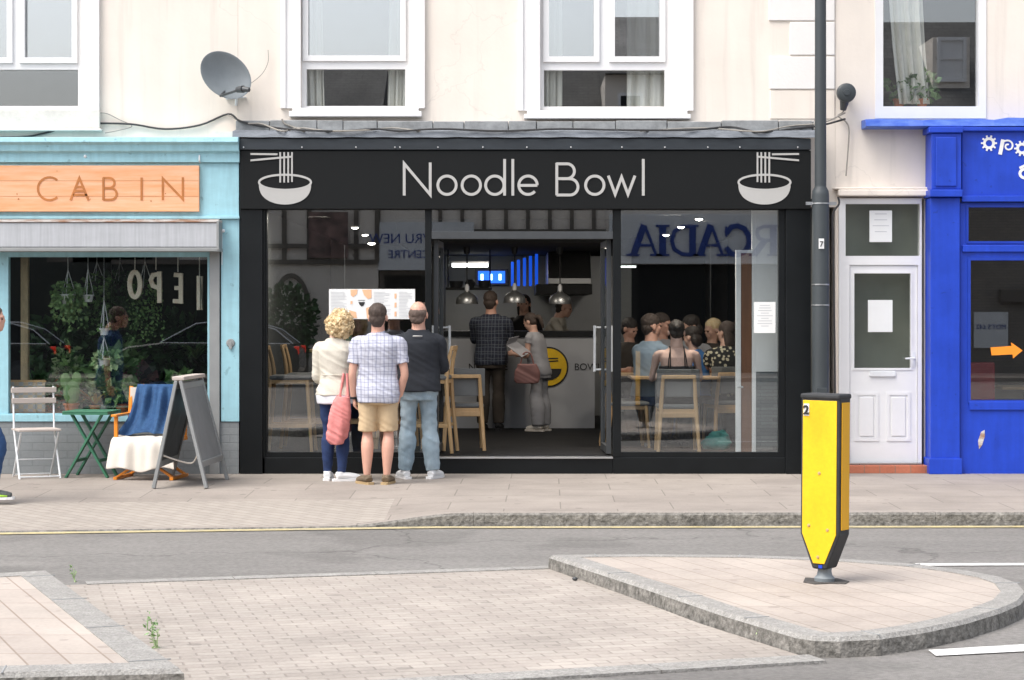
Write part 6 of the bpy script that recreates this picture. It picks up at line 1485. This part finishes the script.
# ---- inside: at the counter
def inside(label,px_,py_feet,Ht,rz,top,legs,hr,hmat,skin,w=1.0,voxel=.011,pose=None,style=None,shoes='blackcl',sole='blackcl',legstraight=.012,yaw=0,pitch=0,legto=1,belly=.02,hem=.47,cut=.842,sleeve=1,floor=.17):
    Z=(CAMH-floor)*F/(py_feet-HY); y=Z-20; r=person(label,(X(px_,y),y,floor),rz)
    f=Fig(Ht,w,belly=belly); 
    if pose: pose(f)
    return finish_person(f,r,top,legs,hr,hmat,skin,voxel,shoes,sole,legstraight,yaw,pitch,legto,hem,cut,sleeve)
def finish_person(f,r,top,legs,hr,hmat,skin,voxel,shoes,sole,legstraight,yaw,pitch,legto,hem,cut,sleeve,hands=None):
    b=MB(); b.loft(f.rings(.47,.86,-.012)); [f.arm(b,n,0,k=.95) for n in 'lr']; [f.leg(b,n,-.004) for n in 'lr']; f.head_mesh(b,yaw=yaw,pitch=pitch)
    for n in 'lr': d=(f.j['wr'+n]-f.j['el'+n]); f.hand(b,n,d,(-1 if n=='r' else 1,.2,.1))
    rput('body',b,skin,r,.008); f.eyes(r)
    if hr: hair(f,r,hr,hmat,7)
    t=MB(); t.loft(f.rings(hem,cut,.018)); [f.arm(t,n,.014,to=sleeve) for n in 'lr'] if sleeve else None
    rput('top',t,top,r,voxel,fold=.007)
    if legs:
        t=MB(); t.loft(f.rings(.445,.56,.010)); [f.leg(t,n,.012,straight=legstraight) if legstraight else f.leg(t,n,.008) for n in 'lr']; rput('trousers',t,legs,r,voxel,fold=.006)
    for n in 'lr': shoe(f,r,n,shoes,sole)
    return r,f
def p_counter(f):
    for nm,sg in (('l',-1),('r',1)): f.j['el'+nm]=f.j['sh'+nm]+V(sg*.03,.10,-.22); f.j['wr'+nm]=f.j['el'+nm]+V(-sg*.04,.20,.03)
inside('man in a dark checked shirt standing at the counter with his back to the street',491,430,1.64,D2R(-10),'checkd','dkcloth','short','hairbr','skinr',1.12,pose=p_counter,yaw=D2R(-10))
def p_menu(f):
    f.P1=f.P0+V(-.02,.08,.335*f.H); f.head=f.at(.93)+V(-.0,.02,-.01)
    for nm,sg in (('l',-1),('r',1)): f.j['sh'+nm]=f.at(.795)+V(sg*.10*f.H,0,0); f.j['el'+nm]=f.j['sh'+nm]+V(sg*.02,.02,-.22); f.j['wr'+nm]=f.j['el'+nm]+V(-sg*.05,.20,.02)
rw,fw=inside('woman in pale grey top and trousers reading a menu by the counter',540,431,1.40,D2R(62),'greycloth','greycloth','ponytail','hairbr','skin',1.0,pose=p_menu,pitch=D2R(-28),sleeve=.35,shoes='canvas',sole='canvas',legstraight=.03)
wx=X(527,4.0); m=MB(); m.tube([(wx-.14,4.0,.84),(wx-.0,4.0,.80),(wx+.14,4.0,.84)],[.09,.13,.09],14,sub=3,flat=1,up=(0,1,0)); 
hb=thing('handbag','dusky pink handbag carried by the woman at the counter','bag',(wx,3.95,.72)); m=MB(); m.loft([sup(V(wx,3.95,z),rx,.06,20,3) for z,rx in ((.74,.13),(.78,.155),(.88,.15),(.97,.11))]); me=remesh(m,.009,fold=.008); me.materials.clear()
for v in me.vertices: v.co-=Vector((wx,3.95,.72))
link('bag_body',me,M['brownbag'],hb)
m=MB(); m.tube([(wx-.08,3.95,.95),(wx-.04,3.95,1.09),(wx+.04,3.95,1.09),(wx+.08,3.95,.95)],.009,8,sub=4); obj('bag_handle',m,M['brownbag'],hb,smooth=True)
yp=4.0; m=MB(); m.add([(X(506,yp),yp,H(345,yp)),(X(516,yp),yp+.1,H(341,yp)),(X(531,yp),yp+.05,H(352,yp)),(X(522,yp),yp-.1,H(357,yp))],[(0,1,2,3)]); m.add([(X(516,yp),yp+.1,H(341,yp)),(X(506,yp),yp,H(345,yp)),(X(509,yp),yp-.05,H(338,yp)),(X(519,yp),yp+.05,H(336,yp))],[(0,1,2,3)])
o=solo('menu_sheet',m,M['greycloth'],'folded menu held open by the woman at the counter','menu'); q_=o.modifiers.new('t','SOLIDIFY'); q_.thickness=.004
def staff(label,px_,y,Ht,rz,top,hr,hm,skin,pose=None,pitch=0,w=1.0):
    r=person(label,(X(px_,y),y,.17),rz); f=Fig(Ht,w,belly=.02); 
    if pose: pose(f)
    else: p_counter(f)
    return finish_person(f,r,top,'dkcloth',hr,hm,skin,.011,'blackcl','blackcl',.012,0,pitch,1,.47,.842,.7,None)
staff('server in black with dark hair standing behind the counter, centre of the doorway',524,6.3,1.62,PI,'blackcl','long','haird','skin')
def p_lean(f):
    f.P1=f.P0+V(0,.16,.30*f.H); f.head=f.at(.93)+V(0,.03,-.01)
    for nm,sg in (('l',-1),('r',1)): f.j['sh'+nm]=f.at(.795)+V(sg*.115*f.H,0,0); f.j['el'+nm]=f.j['sh'+nm]+V(sg*.04,.12,-.2); f.j['wr'+nm]=f.j['el'+nm]+V(-sg*.04,.2,-.03)
staff('bald cook in a cream shirt bending forward behind the counter, right of the doorway',547,6.2,1.66,D2R(-100),'jacket','balding','haird','skin',pose=p_lean,pitch=D2R(-12),w=1.05)
# ================================================================ RESTAURANT FURNITURE
def dining_chair():
    t=thing('dining_chair','','chair',(0,0,0))
    # chair faces +y; back towards the street
    for s in (-1,1):
        m=MB(); m.tube([(s*.205,-.235,0),(s*.175,-.185,.45),(s*.155,-.235,.765)],[.019,.022,.017],8,sub=4); part('leg',m,'oak',t,smooth=True)
        m=MB(); m.tube([(s*.20,.21,0),(s*.18,.18,.44)],[.016,.021],8); part('leg',m,'oak',t,smooth=True)
    m=MB(); m.beam((-.165,-.233,.752),(.165,-.233,.752),.03,.038,up=(0,0,1)); part('back_rail',m,'oak',t,bevel=.006)
    m=MB(); m.wall(-.19,.19,.395,.43,-.19,.20,[]); m.beam((-.175,-.19,.37),(.175,-.19,.37),.022,.05); part('seat_frame',m,'oak',t,bevel=.006)
    m=MB(); m.box(-.205,.205,-.19,.215,.431,.475); part('seat',m,'pad',t,bevel=.018)
    m=MB(); m.loft([[(-.215,-.165,z),(-.12,-.200,z),(.12,-.200,z),(.215,-.165,z),(.215,-.135,z),(.12,-.170,z),(-.12,-.170,z),(-.215,-.135,z)] for z in (.55,.83)]); part('backrest',m,'pad',t,bevel=.008)
    return t
def bar_stool():
    t=thing('bar_stool','','stool',(0,0,0))
    for s in (-1,1):
        m=MB(); m.tube([(s*.215,-.25,0),(s*.185,-.19,.72),(s*.165,-.245,1.06)],[.018,.022,.016],8,sub=4); part('leg',m,'oak',t,smooth=True)
        m=MB(); m.tube([(s*.215,.23,0),(s*.185,.18,.72)],[.017,.021],8); part('leg',m,'oak',t,smooth=True)
    m=MB(); m.beam((-.175,-.243,1.04),(.175,-.243,1.04),.028,.045); part('back_rail',m,'oak',t,bevel=.006)
    m=MB(); m.wall(-.195,.195,.69,.725,-.2,.2,[]); part('seat_frame',m,'oak',t,bevel=.006)
    m=MB(); m.box(-.21,.21,-.20,.215,.726,.77); part('seat',m,'pad',t,bevel=.018)
    for s in (-1,1): m=MB(); m.beam((s*.203,-.22,.27),(s*.203,.21,.27),.02,.035); part('foot_rail',m,'oak',t,bevel=.004)
    m=MB(); m.beam((-.205,.215,.27),(.205,.215,.27),.02,.035); part('foot_rail',m,'oak',t,bevel=.004)
    return t
c0=dining_chair(); c0['group']='oak dining chairs with charcoal pads'; s0=bar_stool(); s0['group']='tall oak bar stools'
def put(src,px_,y,rz,lab,first=[]):
    k=src.name
    if k in first: o=dup(src,(X(px_,y),y,.17),rz,lab)
    else: first.append(k); o=src; o.location=(X(px_,y),y,.17); o.rotation_euler=(0,0,rz); o['label']=lab
    return o
put(c0,677,.75,0,'oak chair with charcoal back holding the woman in the strappy dress')
put(c0,624,1.9,D2R(-88),'oak chair at the table behind the left edge of the right window')
put(c0,626,1.4,D2R(-84),'oak chair partly behind the open right-hand glass door')
put(c0,727,1.7,D2R(12),'oak chair under the woman in the floral dress')
put(c0,700,2.9,PI,'oak chair on the far side of the dining table')
put(c0,463,1.0,D2R(4),'oak chair with charcoal pad just inside the left door leaf')
put(s0,291,.62,D2R(-90),'tall oak stool seen from the side at the left end of the window')
put(s0,307,1.35,D2R(-90),'second tall oak stool behind the one at the left end of the window')
put(s0,430,.62,D2R(84),'tall oak stool beside the left door leaf behind the man in charcoal')
put(s0,398,1.3,D2R(-80),'tall oak stool behind the men reading the menu')
put(s0,350,1.3,D2R(95),'tall oak stool behind the blonde woman')
def table(x,y,z,w,d,lab,ped=True):
    t=thing('dining_table',lab,'table',(x,y,.17)); obj('table_top',MB().box(x-w/2,x+w/2,y-d/2,y+d/2,.17+z-.03,.17+z),M['oak'],t,bevel=.006)
    for s in (-1,1):
        m=MB(); m.cyl((x+s*w*.3,y,.18),(x+s*w*.3,y,.17+z-.03),.022,12); m.box(x+s*w*.3-.03,x+s*w*.3+.03,y-d*.4,y+d*.4,.171,.195); obj('table_leg',m,M['metal'],t,bevel=.002)
table(X(672,1.75),1.75,.73,.9,.8,'oak topped dining table in front of the woman in the strappy dress')
table(X(742,2.6),2.6,.73,.8,.8,'oak topped dining table behind the floral dress')
table(X(634,2.9),2.9,.73,.6,.8,'oak topped dining table near the open right-hand door')
table(X(365,1.25),1.25,1.02,1.1,.5,'high oak bar table behind the people at the menu')
for k,(p_,cc,lab) in enumerate(((353,'redlid','sauce bottle with a red cap on the high table'),)):
    x,y=X(349,1.1),1.1; z=1.19; t=thing('sauce_bottle',lab,'bottle',(x,y,z)); obj('bottle_body',MB().lathe((x,y,z),[(0,0),(.03,0),(.032,.12),(.014,.17),(.014,.19),(0,.19)],14),M['green'],t,smooth=True); obj('bottle_cap',MB().lathe((x,y,z+.19),[(0,0),(.017,0),(.015,.035),(0,.035)],12),pm('red_cap',(.6,.03,.02),.4),t,smooth=True)
x,y=X(608,3.2),3.2
def diner(label,px_,y,rz,Ht,top,hr,hm,skin,legs='dkcloth',w=1.0,pose=None,yaw=0,pitch=0,cut=.842,sleeve=.7,lean=.08,legstraight=.01,dz=0):
    r=person(label,(X(px_,y),y,.17+dz),rz); f=Fig(Ht,w,seat=.475,lean=lean)
    for nm,sg in (('l',-1),('r',1)): f.j['el'+nm]=f.j['sh'+nm]+V(sg*.05,.10,-.24); f.j['wr'+nm]=f.j['el'+nm]+V(-sg*.06,.22,.02)
    if pose: pose(f)
    return finish_person(f,r,top,legs,hr,hm,skin,.011,'blackcl','blackcl',legstraight,yaw,pitch,1,.50,cut,sleeve)
r,f=diner('seated woman with dark hair in a strappy black dress, bare back to the window',677,.80,0,1.60,'blackcl','bun','haird','skinp','blackcl',1.12,cut=.715,sleeve=0,lean=.12,pitch=D2R(-8))
m=MB()
for s in (-1,1):
    for o_ in (0,.022): m.tube([f.at(.70)+V(s*.075+s*o_,-.118,0),f.at(.77)+V(s*.072+s*o_*.6,-.118,0),f.at(.815)+V(s*.07,-.075,.012),f.at(.825)+V(s*.07,0,.02),f.at(.80)+V(s*.075,.09,0),f.at(.72)+V(s*.08,.12,0)],.0055,6,sub=4)
link('dress_strap',tomesh(m),M['blackcl'],r)
def p_up(f): f.j['elr']=f.j['shr']+V(.10,.12,-.18); f.j['wrr']=f.j['elr']+V(-.12,.06,.22)
def p_upl(f): f.j['ell']=f.j['shl']+V(-.12,.14,-.16); f.j['wrl']=f.j['ell']+V(.06,.10,.22)
diner('seated man in a pale blue-grey shirt with raised hand, left of the strappy dress',648,1.75,D2R(-50),1.72,'bluecl','short','hairbr','skinr','bluej',1.1,pose=p_upl,sleeve=1,yaw=D2R(-20))
diner('man with ruddy face seated behind the strappy dress, facing the street',661,3.0,PI+.2,1.74,'greycloth','short','hairbr','skinr',pose=p_up,sleeve=1,yaw=D2R(50))
diner('dark-haired diner seated on the far side, right of the strappy dress',691,3.0,PI-.2,1.68,'greycloth','bob','haird','skin',yaw=D2R(-55),pitch=D2R(-18))
diner('diner in a bright blue top at the table, half hidden by the strappy dress',702,1.85,D2R(55),1.46,'blue3','bob','haird','skin',sleeve=.8,lean=.22,pitch=D2R(-15))
diner('fair-haired diner facing the street, left of the floral dress',712,3.1,PI,1.60,'dkcloth','bob','hairb','skin',yaw=D2R(-60),pitch=D2R(-12))
diner('seated woman in a floral black and cream dress with brown hair',728,1.75,D2R(8),1.58,'floral','long','hairbr','skin','blackcl',1.08,cut=.84,sleeve=.5,yaw=D2R(40),lean=.16)
diner('man in dark clothes with a pale napkin, farthest left diner in the right window',628,3.4,PI+.3,1.62,'dkcloth','short','haird','skinr',yaw=D2R(35),pitch=D2R(-20))
diner('diner with reddish brown hair at the far right table',742,3.0,PI-.3,1.58,'brownbag','bob','hairbr','skin',yaw=D2R(55),pitch=D2R(-15))
for i,(p_,y_,lab) in enumerate(((662,1.7,'white bowl on the dining table left of the strappy dress'),(688,1.95,'white bowl on the dining table right of the strappy dress'),(739,2.5,'white bowl on the table behind the floral dress'))):
    t=thing('noodle_bowl',lab,'bowl',(X(p_,y_),y_,.90),0,'bowls on the dining tables'); obj('bowl_body',MB().lathe((X(p_,y_),y_,.901),[(0,0),(.04,0),(.045,.01),(.09,.06),(.095,.075),(.088,.075),(.05,.02),(0,.018)],20),M['potw'],t,smooth=True)
for i,(p_,y_,lab) in enumerate(((655,1.9,'drinking glass left of the strappy dress'),(698,1.6,'drinking glass right of the strappy dress'),(634,2.9,'drinking glass on the table near the right-hand door'))):
    solo('drinking_glass',MB().lathe((X(p_,y_),y_,.901),[(0,0),(.028,0),(.036,.13),(.033,.13),(.026,.01),(0,.01)],16),M['glass'],lab,'glass',loc=(X(p_,y_),y_,.90),smooth=True,group='glasses on the dining tables')
# teal bag on the floor
x,y=X(716,.9),.9; m=MB(); m.loft([sup(V(x+dx_,y,z),rx,ry,20,2.4) for z,rx,ry,dx_ in ((.18,.15,.10,0),(.24,.165,.11,0),(.31,.12,.08,.01),(.36,.05,.05,.03))]); tb=thing('teal_bag','slumped teal bag on the floor beside the strappy-dress chair','bag',(x,y,.17)); me=remesh(m,.009,fold=.022,ffreq=12,fstretch=(1,1,1)); me.materials.clear()
for v in me.vertices: v.co-=Vector((x,y,.17))
link('bag_body',me,M['tealbag'],tb); m=MB(); m.tube([(x+.02,y,.33),(x+.07,y-.02,.37),(x+.12,y-.03,.30)],.01,8,sub=4); obj('bag_strap',m,M['tealbag'],tb,smooth=True)
# ================================================================ CAMERA, SKY, SUN
cam=bpy.data.cameras.new('camera'); co_=bpy.data.objects.new('camera',cam); COL.objects.link(co_); bpy.context.scene.camera=co_
co_.location=(0,-20,CAMH); co_.rotation_euler=(PI/2,0,0); cam.sensor_width=36; cam.lens=F/1024*36; cam.shift_y=-26/1024; cam.clip_end=1500; cam.clip_start=.1
w=bpy.data.worlds.new('World'); bpy.context.scene.world=w; w.use_nodes=True; ns=w.node_tree.nodes; ls=w.node_tree.links
sk=ns.new('ShaderNodeTexSky'); sk.sky_type='NISHITA'; sk.sun_disc=False
EL,AZ=D2R(58),D2R(232)    # sun behind the camera, a little to the left
sk.sun_elevation=EL; sk.sun_rotation=AZ; sk.air_density=1.0; sk.dust_density=4.0; sk.ozone_density=1.0
hs=ns.new('ShaderNodeHueSaturation'); hs.inputs['Saturation'].default_value=.4   # thin white overcast
ls.new(sk.outputs[0],hs.inputs['Color'])
ls.new(hs.outputs[0],ns['Background'].inputs[0]); ns['Background'].inputs[1].default_value=.15
su=bpy.data.lights.new('sun','SUN'); su.energy=.9; su.angle=D2R(35); su.color=(1,.94,.85); so_=bpy.data.objects.new('sun',su); COL.objects.link(so_)
d=Vector((math.sin(AZ)*math.cos(EL),math.cos(AZ)*math.cos(EL),math.sin(EL))); so_.rotation_euler=d.to_track_quat('Z','Y').to_euler(); so_.location=(0,-10,12)
def lamp(x,y,z,e,s=.25):
    l=bpy.data.lights.new('room_light','AREA'); l.energy=e; l.size=s; l.color=(1,.9,.78); l.shape='DISK'; o=bpy.data.objects.new('room_light',l); COL.objects.link(o); o.location=(x,y,z)
lamp(-.6,3.6,2.3,4); lamp(.7,3.6,2.3,4); lamp(2.1,2.2,2.55,3); lamp(1.6,.8,2.55,15); lamp(-2.0,1.2,2.55,10)  # last two lamps are added to brighten diners and chairs; no fittings there
lamp(-.4,7.0,2.3,4,.8)
sc=bpy.context.scene; sc.view_settings.view_transform='Standard'; sc.view_settings.look='None'; sc.view_settings.gamma=1; sc.view_settings.exposure=1.08
sc.cycles.max_bounces=6; sc.cycles.transparent_max_bounces=16; sc.cycles.diffuse_bounces=3; sc.cycles.glossy_bounces=3
sc.cycles.caustics_reflective=False; sc.cycles.caustics_refractive=False; sc.cycles.use_denoising=True; sc.cycles.sample_clamp_indirect=6
